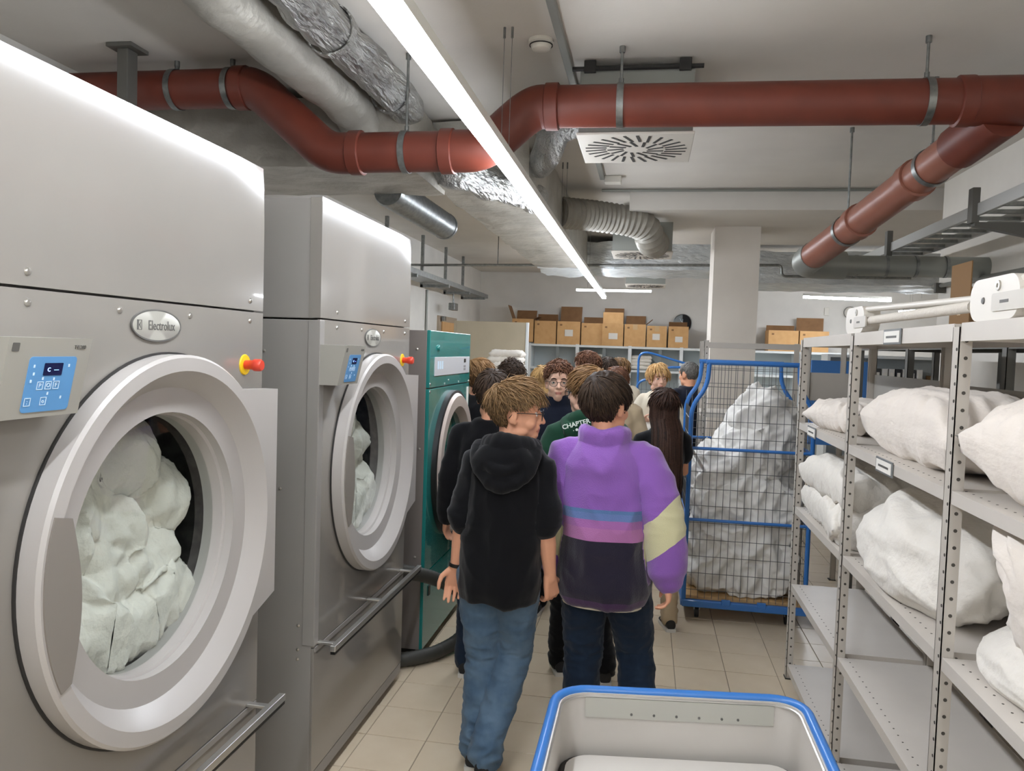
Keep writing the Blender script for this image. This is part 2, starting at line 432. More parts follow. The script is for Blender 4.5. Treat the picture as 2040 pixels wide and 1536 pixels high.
# tee with the branch running away to the back right
MB().tube([(1.34, PY, 3.056), (1.62, PY, 3.054), (1.63, PY, 3.054)], [R+.008, R+.008, R], 24).build('tee_body', M_red, rp)
tag(rp, 'orange-brown plastic waste pipe crossing under the ceiling, dipping below the duct', 'pipe')
bp = empty('branch_pipe', (1.5, 3.9, 2.95))
b0 = Vector((1.52, PY+.06, 2.99)); b1 = Vector((1.13, 5.75, 2.6)); bt = (b1-b0).normalized()
MB().tube([b0+bt*.1, b1], R*.95, 20).build('pipe_section', M_redB, bp)
MB().tube([b0-bt*.05, b0+bt*.28, b0+bt*.29], [R+.008, R+.008, R], 22).build('socket_collar', M_red, bp)
for f_ in (.34, .66):
    p = b0+(b1-b0)*f_
    MB().tube([p-bt*.04, p-bt*.035, p+bt*.035, p+bt*.04], [R-.002, R+.008, R+.008, R-.002], 22).build('socket_collar', M_redB, bp)
for f_ in (.26, .74):
    p = b0+(b1-b0)*f_; strap(p.x, p.y, p.z, bp, axis=tuple(bt), r=R*.95)
MB().tube(rounded([b1-bt*.02, b1+bt*.2, b1+bt*.2+Vector((.3, .02, 0))], .16), R, 20).build('elbow', M_plenum, bp)
e0 = b1+bt*.2+Vector((.25, .02, 0))
MB().tube([e0, e0+Vector((1.1, .03, 0))], R*.75, 20).build('pipe_section', M_plenum, bp)
for i in range(4): MB().tube([e0+Vector((.12+.2*i, .01, 0)), e0+Vector((.14+.2*i, .01, 0))], R*.75+.003, 20).build('pipe_band', M_steel, bp)
tag(bp, 'pinkish brown branch pipe sloping away towards the pillar on the right', 'pipe')
def wavy_box(name, x0, x1, y0, y1, z0, z1, m, amp, label, nx=14, ny=24, nz=6, sc=5):
    bm = bmesh.new(); bmesh.ops.create_cube(bm, size=1)
    bmesh.ops.subdivide_edges(bm, edges=list(bm.edges), cuts=max(nx, ny), use_grid_fill=True)
    for v in bm.verts:
        v.co = Vector((x0+(v.co.x+.5)*(x1-x0), y0+(v.co.y+.5)*(y1-y0), z0+(v.co.z+.5)*(z1-z0)))
    bm.normal_update()
    for v in bm.verts:
        v.co += v.normal*amp*(noise.noise(v.co*sc)+.5*noise.noise(v.co*sc*2.3))
    me = bpy.data.meshes.new(name); bm.to_mesh(me); bm.free(); o = link(me, name, m); tag(o, label, 'duct'); sharpen(me, .9); return o
wavy_box('insulated_duct', -1.42, -.78, 4.9, 9.85, 2.93, 3.33, M_jacket, .018, 'large insulated box duct running along the ceiling beside the strip lamp', ny=26)
wavy_box('insulated_duct', -3.1, -1.38, 4.25, 5.1, 2.9, 3.28, M_jacket, .02, 'wide foil-wrapped cross duct behind the waste pipe above the grey dryer', ny=22)
wavy_box('foil_duct', -1.42, 1.2, 9.9, 11.0, 2.93, 3.27, M_foilX, .03, 'shiny foil-wrapped duct crossing the back of the room behind the pillar', ny=34, sc=4)
wavy_box('foil_duct', 1.22, 5.9, 9.85, 11.0, 2.78, 3.17, M_foilX, .03, 'shiny foil-wrapped duct right of the pillar above the rear lamp', ny=34, sc=4)
def round_duct(name, pts, r, m, label, ribs=0, amp=0):
    root = empty(name, pts[0]); P = rounded(pts, .25); Q = []
    P = [Vector(p) for p in P]
    for a, b in zip(P[:-1], P[1:]):
        k = max(1, int((b-a).length/.05)); Q += [a.lerp(b, i/k) for i in range(k)]
    Q.append(P[-1]); mb = MB().tube(Q, r, 24)
    if amp:
        mb.v = [tuple(Vector(v)*1+Vector((noise.noise(Vector(v)*7), noise.noise(Vector(v)*7+Vector((5, 0, 0))), noise.noise(Vector(v)*7+Vector((0, 9, 0)))))*amp) for v in mb.v]
    mb.build('duct_tube', m, root, sharp=False); tag(root, label, 'duct'); return root
rd = round_duct('foil_wrapped_duct', [(-1.40, -2.0, 3.22), (-1.38, 4.3, 3.22)], .095, M_foil, 'crinkled foil-wrapped round duct beside the strip lamp overhead', amp=.03)
for y in (1.6, 2.4, 3.2, 4.0): MB().lathe([(.104, -.02), (.112, -.02), (.112, .02), (.104, .02)], (-1.39, y, 3.22), (0, 1, 0), 24, closed=True).build('foil_tape_band', M_foil, rd)
round_duct('insulated_round_duct', [(-1.66, -2.0, 3.21), (-1.66, 4.15, 3.2), (-1.66, 4.5, 3.0)], .12, M_jacket, 'smooth grey insulated round duct left of the foil-wrapped one', amp=.012)
round_duct('foil_branch_duct', [(-1.15, 4.35, 2.9), (-.8, 5.5, 2.95)], .1, M_foil, 'foil-wrapped stub duct passing under the waste pipe', amp=.03)
def ribbed(name, pts, r, m, label, pitch=.03, depth=.006, rad=.2):
    root = empty(name, pts[0]); P = [Vector(p) for p in rounded(pts, rad)]; Q = []; st = pitch/2
    acc = [0]
    for a, b in zip(P[:-1], P[1:]): acc.append(acc[-1]+(b-a).length)
    n_ = int(acc[-1]/st); rs = []
    for i in range(n_+1):
        s = i*st; k = max(j for j in range(len(acc)) if acc[j] <= s+1e-9); k = min(k, len(P)-2)
        t = (s-acc[k])/max(1e-6, acc[k+1]-acc[k]); Q.append(P[k].lerp(P[k+1], t)); rs.append(r+(depth if i % 2 else 0))
    MB().tube(Q, rs, 22).build('duct_hose', m, root); tag(root, label, 'duct'); return root, Q
ribbed('spiral_duct', [(-1.76, 5.05, 2.92), (-1.725, 6.4, 2.9)], .1, M_steel, 'ribbed round metal duct end above the second dryer', .075, .011)
rdt = MB().lathe([(.1, 0), (.113, 0), (.113, .03), (.1, .03)], (-1.725, 6.39, 2.9), (.02, 1, -.01), 24, closed=True).build('end_flange', M_steel, bpy.data.objects['spiral_duct'])
ribbed('flexible_duct', [(-.8, 6.9, 3.1), (-.45, 7.2, 3.12), (-.05, 7.35, 3.08), (.0, 7.5, 2.93), (.05, 7.75, 2.95)], .13, M_flex, 'grey corrugated flexible duct bending into the second ceiling vent box', .05, .012)
ribbed('flexible_duct', [(-.75, 5.2, 3.12), (-.62, 4.6, 3.05), (-.55, 4.35, 3.13), (-.36, 4.3, 3.15)], .085, M_foil, 'silver flexible duct elbow feeding the nearest ceiling vent', .03, .006)
hg = empty('ceiling_hanger', (-2.66, 3.6, CZ)); MB().box(-2.73, -2.59, 3.54, 3.68, CZ-.02, CZ-.001).build('anchor_plate', M_darkrack, hg); MB().box(-2.69, -2.63, 3.57, 3.65, CZ-.5, CZ-.02, .004).build('drop_post', M_darkrack, hg); tag(hg, 'dark steel hanger post on the ceiling at the left end of the orange pipe', 'bracket')
# ceiling outlets: plenum box with swirl diffuser
def outlet(cx, y0, zb, w_, label, n=26):
    r = empty('ceiling_vent', (cx, y0, zb)); cy = y0+w_/2
    MB().box(cx-w_/2+.01, cx+w_/2-.01, y0+.01, y0+w_-.01, zb+.012, min(CZ-.03, zb+.33), .004).build('plenum_box', M_plenum, r)
    MB().box(cx-w_/2, cx+w_/2, y0, y0+w_, zb, zb+.014, .003).build('face_plate', M_vent, r)
    for rr0, rr1, k, off in ((.155, .27, n, 0.5), (.06, .15, n//2, .35)):
        for i in range(k):
            a = 2*PI*i/k; c, s = math.cos(a), math.sin(a); px, py = -s, c
            sc = w_/.6
            def P(r_, t, z): return (cx+(c*r_+px*(t+off*.09*(1 if rr0 > .1 else 1)))*sc, cy+(s*r_+py*(t+off*.09))*sc, z)
            hw = .0075
            mb = MB(); z0 = zb-.0022; z1 = zb+.002
            vs = [P(a_, b_, z_) for a_ in (rr0, rr1) for b_ in (-hw, hw) for z_ in (z0, z1)]
            mb.add(vs, [(0, 1, 3, 2), (4, 6, 7, 5), (0, 4, 5, 1), (2, 3, 7, 6), (0, 2, 6, 4), (1, 5, 7, 3)]); mb.build('swirl_slot', M_slot, r)
    MB().tube([(cx-w_/2-.03, y0+.0, zb+.33), (cx+w_/2+.03, y0, zb+.33)], .012, 6).build('hanger_rail', M_dark, r)
    for sx in (-.4, .4): MB().box(cx+w_*sx-.03, cx+w_*sx+.03, y0-.012, y0+.01, zb+.31, zb+.37, .003).build('hanger_bracket', M_dark, r)
    tag(r, label, 'vent')
outlet(-.1, 3.98, 2.975, .59, 'square ceiling vent with swirl slots just behind the orange pipe')
outlet(-.08, 7.75, 2.87, .6, 'second swirl ceiling vent fed by the grey flexible duct')
outlet(-.05, 11.75, 2.9, .6, 'farthest swirl ceiling vent above the cardboard boxes')
# smoke detector, conduits, small fittings
r = empty('smoke_detector', (-.55, 3.71, CZ))
MB().lathe([(.0001, 0), (.06, 0), (.06, -.015), (.05, -.022), (.05, -.03), (.042, -.045), (.02, -.052), (.0001, -.052)], (-.55, 3.71, CZ), (0, 0, 1), 28).build('detector_body', M_det, r)
MB().lathe([(.052, -.024), (.056, -.024), (.056, -.028), (.052, -.028)], (-.55, 3.71, CZ), (0, 0, 1), 28, closed=True).build('detector_grille', M_slot, r)
tag(r, 'round white smoke detector on the ceiling above the orange pipe elbow', 'smoke detector')
tag(MB().box(-.47, -.43, -2, 4.7, CZ-.025, CZ-.0005, .004).build('cable_duct', M_plenum), 'grey cable conduit on the ceiling running to the nearest vent', 'conduit')
tag(MB().tube([(-.45, 7.07, CZ-.02), (2.3, 7.07, CZ-.02)], .012, 8).build('cable_conduit', M_plenum), 'thin conduit along the front of the ceiling beam', 'conduit')
r = empty('junction_box', (-.42, 6.3, CZ)); MB().box(-.4, -.26, 6.55, 6.65, CZ-.06, CZ-.0005, .008).build('box_body', M_det, r); MB().box(-.44, -.4, 5.6, 6.6, CZ-.03, CZ-.0005, .004).build('conduit_stub', M_plenum, r)
tag(r, 'small white junction box on the ceiling behind the nearest vent', 'junction box')
r = empty('sprinkler_pipe', (-3.1, 8.2, 2.9)); MB().tube(rounded([(-3.15, 9.7, 2.92), (1.55, 9.7, 2.98), (1.56, 9.7, 2.85), (3.0, 9.7, 2.85)], .05), .016, 10).build('pipe_run', M_steel, r)
for x in (-1.9, -.9, 1.2): MB().tube([(x, 9.7, 2.93), (x, 9.7, CZ)], .006, 6).build('hanger_rod', M_steel, r)
tag(r, 'thin metal pipe crossing the room under the ceiling in front of the foil duct', 'pipe')
# cable tray on the left wall
r = empty('cable_tray', (-2.9, 7.5, 2.72))
MB().box(-2.98, -2.68, 6.5, 12.9, 2.715, 2.72).build('tray_bottom', M_steel, r)
for x in (-2.98, -2.68): MB().box(x-.003, x+.003, 6.5, 12.9, 2.715, 2.78).build('tray_side', M_steel, r)
for y in (8.55, 10.0, 11.2, 12.3):
    MB().box(-3.0, -2.6, y-.02, y+.02, 2.66, 2.7, .003).build('bracket_arm', M_steel, r)
    MB().box(-3.0, -2.96, y-.02, y+.02, 2.66, CZ, .003).build('hanger_channel', M_steel, r)
tag(r, 'galvanised cable tray hung along the left wall above the green machine', 'cable tray')
r = empty('cable_drop', (-3.18, 11.0, 2.6)); MB().tube([(-3.18, 10.95, 2.7), (-3.18, 10.95, .2)], .018, 8).build('conduit_run', M_plenum, r); tag(r, 'vertical conduit on the left wall below the cable tray', 'conduit')
r = empty('alarm_fitting', (-3.1, 12.4, 2.6)); MB().tube([(-2.95, 11.6, 2.7), (-2.95, 11.6, 2.55)], .012, 8).build('drop_tube', M_steel, r)
MB().box(-3.0, -2.9, 11.5, 11.72, 2.44, 2.55, .01).build('fitting_body', M_steel, r)
tag(r, 'small metal fitting hanging below the cable tray over the door', 'fitting')
# right side: cable ladder, brackets, wall pipes
r = empty('cable_ladder', (1.9, 4.0, 2.7))
for x in (1.74, 2.02): MB().box(x-.012, x+.012, 1.0, 7.2, 2.68, 2.745, .002).build('ladder_rail', mat('ladder_zinc', (186, 186, 182), .45, .4), r)
for i in range(28): MB().box(1.74, 2.02, 1.2+i*.22, 1.23+i*.22, 2.68, 2.7).build('ladder_rung', M_steel, r)
for y in (3.2, 4.6, 6.1):
    MB().prism([(1.72, 2.645), (2.3, 2.645), (2.3, 2.52), (2.22, 2.52), (1.72, 2.625)], 'y', y-.025, y+.025).build('bracket_arm', M_darkrack, r)
    MB().box(1.7, 1.74, y-.03, y+.03, 2.64, 2.83, .003).build('hanger_channel', M_darkrack, r)
tag(r, 'perforated steel cable ladder on dark brackets along the right wall', 'cable ladder')
r = empty('wall_pipes', (2.3, 4, 2.3))
MB().tube([(2.31, 3.6, 2.45), (2.31, 6.9, 2.5)], .018, 8).build('pipe_run', M_plenum, r); MB().tube([(2.31, 3.2, 2.28), (2.31, 6.9, 2.33)], .014, 8).build('pipe_run', M_plenum, r)
MB().tube([(2.32, 4.75, 2.0), (2.32, 4.75, 3.3)], .018, 8).build('pipe_run', M_plenum, r)
for y in (4.95, 6.75): MB().box(2.27, 2.35, y-.02, y+.02, 2.44, 2.52, .004).build('pipe_clip', M_darkrack, r)
tag(r, 'thin grey pipes clipped to the right wall behind the rack', 'pipe')
# ------------------------------------------------------------------ dryers
XF = -1.289
def bow(y, z, Y0):
    """the sheet of the upper front panel leans back a little towards its top edge and right end"""
    s = max(0, (y-Y0-.95)/.24); t = max(0, z-2.2); return -.11*s*s*t*t-.004*t*t
def crumple_ball(c, r, seed, n=64, k=40, amp=.25, sc=3.0, flat=None):
    mb = MB().ell((0, 0, 0), (1, 1, 1), n, k); P = np.array(mb.v); o = seed*7.3
    d = amp*(.55*ridge(P, sc*.5, o)+.3*ridge(P+.3*np.stack([fnoise(P, sc, o+i*3) for i in range(3)], 1), sc*1.1, o+2)+.16*ridge(P, sc*2.4, o+5))
    P = P*(1+d)[:, None]*np.array(r); P += np.array(c)
    if flat is not None: P[:, 2] = np.maximum(P[:, 2], flat)
    mb.v = [tuple(p) for p in P.tolist()]; return mb
def dryer(Y0, which, seed):
    Y1 = Y0+1.19; r = empty('tumble_dryer', (XF-.6, (Y0+Y1)/2, 0))
    yc = Y0+.655; zc = 1.315
    # carcass and sheets
    for (a_, b_) in ((Y0+.004, Y0+.02), (Y1-.02, Y1-.004)): MB().box(XF-1.25, XF-.012, a_, b_, .07, 1.97, .004).build('side_panel', M_side, r)
    MB().box(XF-1.25, XF-1.235, Y0+.02, Y1-.02, .07, 1.97).build('rear_panel', M_side, r)
    MB().box(XF-1.235, XF-.012, Y0+.02, Y1-.02, 1.955, 1.97).build('divider_panel', M_side, r)
    MB().box(XF-1.235, XF-.012, Y0+.02, Y1-.02, .07, .085).build('floor_panel', M_side, r)
    MB().box(XF-1.25, XF-.03, Y0+.004, Y1-.004, 1.976, 2.455, .004).build('upper_carcass', M_side, r)
    MB().box(XF-1.2, XF-.05, Y0+.03, Y1-.03, 0, .07).build('plinth', M_black, r)
    mb = MB(); ny, nz = 30, 34; zs = [1.979+(2.459-1.979)*i/nz for i in range(nz+1)]; ys = [Y0+.002+1.186*j/ny for j in range(ny+1)]
    vs = [(XF+bow(y, z, Y0), y, z) for z in zs for y in ys]; m1 = ny+1
    fs = [(i*m1+j, i*m1+j+1, (i+1)*m1+j+1, (i+1)*m1+j) for i in range(nz) for j in range(ny)]
    o_ = len(vs); vs += [(XF-.05, y, z) for (x, y, z) in vs]; fs += [tuple(o_+i for i in reversed(f)) for f in fs]
    rim = [j for j in range(m1)]+[i*m1+ny for i in range(1, nz+1)]+[nz*m1+j for j in range(ny-1, -1, -1)]+[i*m1 for i in range(nz-1, 0, -1)]
    fs += [(rim[i], rim[(i+1) % len(rim)], o_+rim[(i+1) % len(rim)], o_+rim[i]) for i in range(len(rim))]
    mb.add(vs, fs, True); mb.build('upper_front_panel', M_white, r)
    # front sheet with the round opening
    R0 = .40; n = 64; mb = MB(); ring = [(yc+R0*math.cos(2*PI*i/n), zc+R0*math.sin(2*PI*i/n)) for i in range(n)]
    def border(a):
        y0, y1, z0, z1 = Y0+.002, Y1-.002, .635, 1.973; c, s = math.cos(a), math.sin(a); t = 1e9
        if c > 1e-6: t = min(t, (y1-yc)/c)
        if c < -1e-6: t = min(t, (y0-yc)/c)
        if s > 1e-6: t = min(t, (z1-zc)/s)
        if s < -1e-6: t = min(t, (z0-zc)/s)
        return yc+c*t, zc+s*t
    angs = sorted(set([2*PI*i/n for i in range(n)]+[math.atan2(z-zc, y-yc) % (2*PI) for y in (Y0+.002, Y1-.002) for z in (.635, 1.973)]))
    vs = []
    for x in (XF, XF-.012):
        for a in angs: vs.append((x, yc+R0*math.cos(a), zc+R0*math.sin(a)))
        for a in angs: b = border(a); vs.append((x, b[0], b[1]))
    k = len(angs); fs = []
    for i in range(k):
        j = (i+1) % k
        fs.append((i, j, k+j, k+i)); fs.append((2*k+i, 3*k+i, 3*k+j, 2*k+j)); fs.append((k+i, k+j, 3*k+j, 3*k+i)); fs.append((i, 2*k+i, 2*k+j, j))
    mb.add(vs, fs); mb.build('front_panel', M_white, r)
    MB().box(XF-.012, XF, Y0+.002, Y1-.002, .105, .629, .002).build('lower_front_panel', M_white, r)
    MB().box(XF-.014, XF-.002, Y0+.002, Y1-.002, .045, .101, .002).build('kick_plate', M_side, r)
    MB().box(XF-.05, XF+.001, Y0-.001, Y0+.045, .64, 1.97, .002).build('edge_strip', M_side, r)
    # door
    d = MB().lathe([(.36, -.09), (.385, -.05), (.47, .052), (.476, .058), (.512, .058), (.52, .05), (.52, .006), (.36, .0)], (XF, yc, zc), (1, 0, 0), 96, closed=True).build('door', M_ring, r)
    MB().lathe([(.519, .0005), (.526, .0005), (.526, .006), (.519, .006)], (XF, yc, zc), (1, 0, 0), 96, closed=True).build('door_seal', M_dark, d)
    MB().lathe([(.352, -.1), (.352, -.034), (.36, -.028), (.376, -.028), (.392, -.05), (.392, -.1)], (XF, yc, zc), (1, 0, 0), 96, closed=True).build('glass_bezel', M_ring, d)
    g = MB().lathe([(.0001, -.058), (.12, -.059), (.25, -.062), (.353, -.068)], (XF, yc, zc), (1, 0, 0), 72).build('door_glass', M_glass, d)
    # straight-sided plate at the right that carries the handle edge
    pts = [(yc+.514*math.cos(a), zc+.514*math.sin(a)) for a in [math.radians(t) for t in range(55, -43, -6)]]
    pts = [(Y1+.004, 1.70)]+[(yc+.30, 1.715)]+pts+[(yc+.36, .955), (Y1+.004, .985)]
    mb = MB()
    poly = [(yc+.476*math.cos(a), zc+.476*math.sin(a)) for a in [math.radians(t) for t in range(-48, 60, 4)]]
    poly = poly+[(yc+.30, 1.727), (Y1+.003, 1.718), (Y1+.003, 1.02)]
    mb.prism(poly, 'x', XF+.012, XF+.0565); mb.build('door_plate', M_ring, d)
    MB().box(XF+.004, XF+.012, yc+.36, Y1-.004, .975, .995).build('plate_shadow_gap', M_grey, d)
    a0, a1 = math.radians(160), math.radians(206); outer = [(yc+.506*math.cos(a0+(a1-a0)*i/20), zc+.506*math.sin(a0+(a1-a0)*i/20)) for i in range(21)]
    za, zb = outer[0][1], outer[-1][1]; cy_, rr_ = yc-.355-.06, .0
    inner = [(yc-.425+.03*math.sin(PI*t), zb+.012+(za-zb-.024)*t) for t in [i/14 for i in range(15)]]
    MB().prism(outer+[(p[0], p[1]) for p in inner], 'x', XF+.03, XF+.062).build('handle_recess', M_grey, d)
    # drum behind the glass
    MB().lathe([(.36, -.095), (.5, -.13), (.5, -.85), (.0001, -.86)], (XF, yc, zc), (1, 0, 0), 48).build('drum', M_drum, r)
    # badge
    b = MB(); cz = 1.911; cyb = Y0+.605
    b.add([(XF+h, cyb+.103*s_*math.cos(2*PI*i/40), cz+.04*s_*math.sin(2*PI*i/40)) for (h, s_) in ((0, 1), (.004, 1), (.005, .97), (.005, .0001)) for i in range(40)],
          [(k_*40+i, k_*40+(i+1) % 40, (k_+1)*40+(i+1) % 40, (k_+1)*40+i) for k_ in range(3) for i in range(40)], True)
    bo = b.build('badge', M_badge, r)
    b = MB(); b.add([(XF+h, cyb+(.103+q)*math.cos(2*PI*i/48), cz+(.04+q)*math.sin(2*PI*i/48)) for (h, q) in ((0.0005, .003), (.0055, .003), (.0055, -.001), (.0005, -.001)) for i in range(48)],
          [(k_*48+i, k_*48+(i+1) % 48, ((k_+1) % 4)*48+(i+1) % 48, ((k_+1) % 4)*48+i) for k_ in range(4) for i in range(48)], True); b.build('badge_rim', M_ink, bo)
    text('Electrolux', .036, M_ink, (XF+.0056, cyb+.018, cz-.001), (0, 1, 0), (0, 0, 1), 'badge_lettering', bo, sx=.78)
    q = MB(); yl = cyb-.075
    for (a_, b_, c_, d_) in ((-.0095, -.0078, -.013, .013), (.0078, .0095, -.013, .013), (-.0095, .0095, .0115, .013), (-.0095, .0095, -.013, -.0115), (-.0078, -.003, -.0115, .0115)): q.box(XF+.005, XF+.0058, yl+a_, yl+b_, cz+c_, cz+d_)
    q.prism([(yl-.002, cz), (yl+.006, cz+.009), (yl+.003, cz), (yl+.006, cz-.009)], 'x', XF+.005, XF+.0058); q.build('badge_emblem', M_ink, bo)
    # screws
    for y in (Y0+.17, Y0+.46, Y0+.76, Y0+1.1): MB().lathe([(.0001, .006), (.006, .005), (.009, .001), (.009, -.002)], (XF, y, 1.945), (1, 0, 0), 10).build('screw', M_screw, r)
    for y in (Y0+.17, Y0+1.1): MB().lathe([(.0001, .006), (.006, .005), (.009, .001), (.009, -.002)], (XF, y, 2.01), (1, 0, 0), 10).build('screw', M_screw, r)
    for (x, z) in ((-.24, 1.84), (-.16, 1.28), (-.26, .9), (-.07, .72), (-.07, .62), (-.07, .58)): MB().lathe([(.0001, .005), (.007, .002), (.007, -.002)], (XF+x, Y0+.004, z), (0, -1, 0), 8).build('screw', M_screw, r)
    # control box
    y0, y1 = Y0+.004, Y0+.224; c = MB(); zt, zbm = 1.872, 1.71; wt, wb = .112, .076
    c.add([(XF, y0, zbm), (XF+wb, y0, zbm), (XF+wt, y0, zt), (XF, y0, zt), (XF, y1, zbm), (XF+wb, y1, zbm), (XF+wt, y1, zt), (XF, y1, zt)], [(0, 1, 2, 3), (4, 7, 6, 5), (0, 4, 5, 1), (1, 5, 6, 2), (2, 6, 7, 3), (3, 7, 4, 0)])
    cb = c.build('control_box', mat('control_box_grey', (154, 151, 142), .4), r)
    nrm = Vector((zt-zbm, 0, -(wt-wb))).normalized(); upv = Vector((wt-wb, 0, zt-zbm)).normalized()
    def fp(u, v, h=.0): return Vector((XF+wb, y0, zbm))+Vector((0, u, 0))+upv*v+nrm*h
    def slab(poly, h0, h1):
        k_ = len(poly); return MB().add([fp(u, v, h) for h in (h0, h1) for (u, v) in poly], [tuple(range(k_-1, -1, -1)), tuple(k_+i for i in range(k_))]+[(i, (i+1) % k_, k_+(i+1) % k_, k_+i) for i in range(k_)])
    def rrect(u0, u1, v0, v1, rr, k_=4):
        out = []
        for (cu, cv, a) in ((u1-rr, v1-rr, 0), (u0+rr, v1-rr, 90), (u0+rr, v0+rr, 180), (u1-rr, v0+rr, 270)):
            out += [(cu+rr*math.cos(math.radians(a+90*i/k_)), cv+rr*math.sin(math.radians(a+90*i/k_))) for i in range(k_+1)]
        return out
    pn = slab(rrect(.058, .185, .012, .127, .008), -.001, .0012).build('membrane_panel', M_panelblue, cb)
    slab(rrect(.098, .148, .088, .114, .002), .001, .002).build('display', M_disp, pn)
    text('C   ''\u2013\u2013', .012, M_led, fp(.122, .1, .0022), (0, 1, 0), upv, 'display_digits', pn)
    for (u, v, t_) in ((.096, .067, 'P'), (.118, .067, 'O'), (.139, .067, 'F'), (.071, .034, ':'), (.112, .034, 'o')):
        k_ = MB(); 
        for (a_, b_, c_, d_) in ((-.008, .008, .0072, .0085), (-.008, .008, -.0085, -.0072), (-.008, -.0068, -.0085, .0085), (.0068, .008, -.0085, .0085)):
            s_ = slab([(u+a_, v+c_), (u+b_, v+c_), (u+b_, v+d_), (u+a_, v+d_)], .0008, .0018); k_.add(s_.v, s_.f)
        ko = k_.build('key_outline', M_symb, pn); text(t_, .013, M_symb, fp(u, v, .0013), (0, 1, 0), upv, 'key_symbol', ko)
    for (u, v) in ((.072, .108), (.074, .092), (.07, .077), (.1, .082), (.13, .08), (.12, .05), (.165, .108), (.158, .04)): slab([(u-.002, v-.003), (u+.002, v-.003), (u+.002, v+.003), (u-.002, v+.003)], .0008, .0018).build('indicator', M_symb, pn)
    text('T41200', .012, M_ink, fp(.188, .147, .0006), (0, 1, 0), upv, 'model_print', cb, sx=.9)
    q = slab(rrect(.01, .027, .138, .155, .002), .0, .0008); q.build('manual_symbol', M_ink, cb)
    # emergency stop
    e = MB().lathe([(.0001, .004), (.032, .004), (.034, .001), (.034, -.001)], (XF, Y0+1.07, 1.8), (1, 0, 0), 28).build('stop_plate', M_yellow, r)
    MB().lathe([(.0001, .062), (.016, .062), (.02, .056), (.02, .036), (.016, .03), (.015, .003)], (XF, Y0+1.07, 1.8), (1, 0, 0), 24).build('stop_button', M_redbtn, e)
    # towel rail
    zr = .648
    rl = MB().box(XF+.075, XF+.098, Y0-.01, Y1+.02, zr-.018, zr+.006, .002).build('towel_rail', M_alu, r)
    MB().box(XF+.077, XF+.096, Y0-.008, Y1+.018, zr-.03, zr-.018).build('rail_channel', M_black, rl)
    for y in (Y0+.05, Y0+.62, Y1-.06): MB().box(XF-.001, XF+.08, y-.012, y+.012, zr-.012, zr-.002, .002).build('rail_bracket', M_alu, rl)
    MB().box(XF, XF+.004, Y0+.01, Y1-.01, .612, .632).build('rail_strip', M_side, rl)
    tag(r, which, 'tumble dryer')
    # the load, lying in the drum
    base = MB(); rng = random.Random(seed)
    for i in range(34):
        a = i*2.4; q_ = .054*math.sqrt(i); cy_, cz_ = yc-.02+q_*math.cos(a), zc-.06+q_*math.sin(a)
        base.ell((XF-.24-rng.uniform(0, .08), cy_, cz_), (.1, rng.uniform(.08, .13), rng.uniform(.08, .13)), 20, 14)
    for i in range(6): base.ell((XF-.2, yc-.25+.1*i, zc-.27+.02*abs(i-2.5)), (.1, .1, .09), 20, 14)
    lm = remesh(base, .010, 16); P = vco(lm); Nn = vno(lm); wp = P+.05*np.stack([fnoise(P, 6, seed+i*4) for i in range(3)], 1)
    dq = .03*ridge(wp, 4, seed, (1, 1.5, .6))+.026*ridge(wp, 9, seed+5, (1, 1.6, .55))+.013*ridge(wp, 20, seed+7, (1, 1.5, .6))
    P = P+Nn*dq[:, None]; P[:, 0] = np.minimum(P[:, 0], XF-.085); setco(lm, P)
    lo = link(lm, 'laundry_load', M_linen)
    return r, lo
DY1, DY2 = 1.268, 2.925
r, lo = dryer(DY1, 'nearest white tumble dryer with its big round door in the left foreground', 3)
tag(lo, 'white laundry behind the round glass of the nearest dryer', 'laundry', kind='stuff')
r, lo = dryer(DY2, 'second white tumble dryer, between the nearest one and the green machine', 5)
tag(lo, 'white laundry behind the round glass of the second dryer', 'laundry', kind='stuff')

# ------------------------------------------------------------------ green dryer
TX, TY0, TY1, TZ = -1.25, 4.4, 5.45, 1.972
r = empty('green_dryer', (TX-.5, 4.9, 0))
MB().box(TX-1.1, TX-.02, TY0, TY1, .06, TZ, .004).build('carcass', mat('grey_brown_side', (120, 112, 106), .4), r)
MB().box(TX-1.05, TX-.05, TY0+.03, TY1-.03, 0, .06).build('plinth', M_black, r)
MB().box(TX-.022, TX, TY0, TY1, 1.632, TZ+.002, .004).build('upper_panel', M_teal, r)
MB().box(TX-.022, TX, TY0, TY1, .52, 1.626, .004).build('door_panel', M_teal, r)
MB().box(TX-.022, TX-.002, TY0, TY1, .06, .514, .004).build('lower_panel', M_teal, r)
MB().box(TX-.001, TX+.004, TY0+.1, TY1-.03, 1.70, 1.815, .002).build('control_strip', mat('control_strip_silver', (190, 190, 192), .4), r)
MB().box(TX+.003, TX+.006, TY1-.2, TY1-.15, 1.775, 1.8).build('display', M_black, r)
for i in range(3): MB().box(TX+.003, TX+.005, TY0+.16+.05*i, TY0+.19+.05*i, 1.74, 1.79).build('key_mark', M_symb, r)
for i in range(4): MB().box(TX+.003, TX+.005, TY1-.2+.03*(i % 2), TY1-.185+.03*(i % 2), 1.72+.02*(i//2), 1.735+.02*(i//2)).build('key_mark', M_ink, r)
MB().lathe([(.0001, .012), (.014, .012), (.02, .004), (.02, -.002)], (TX, TY0+.18, 1.87), (1, 0, 0), 18).build('lock', M_teal, r)
for (y, z) in ((TY0+.02, 1.655), (TY0+.02, 1.61), (TY0+.35, 1.645), (TY0+.72, 1.645), (TY1-.03, 1.64), (TY0+.45, 1.665), (TY0+.03, .5)): MB().lathe([(.0001, .006), (.008, .003), (.008, -.002)], (TX, y, z), (1, 0, 0), 8).build('screw', M_screw, r)
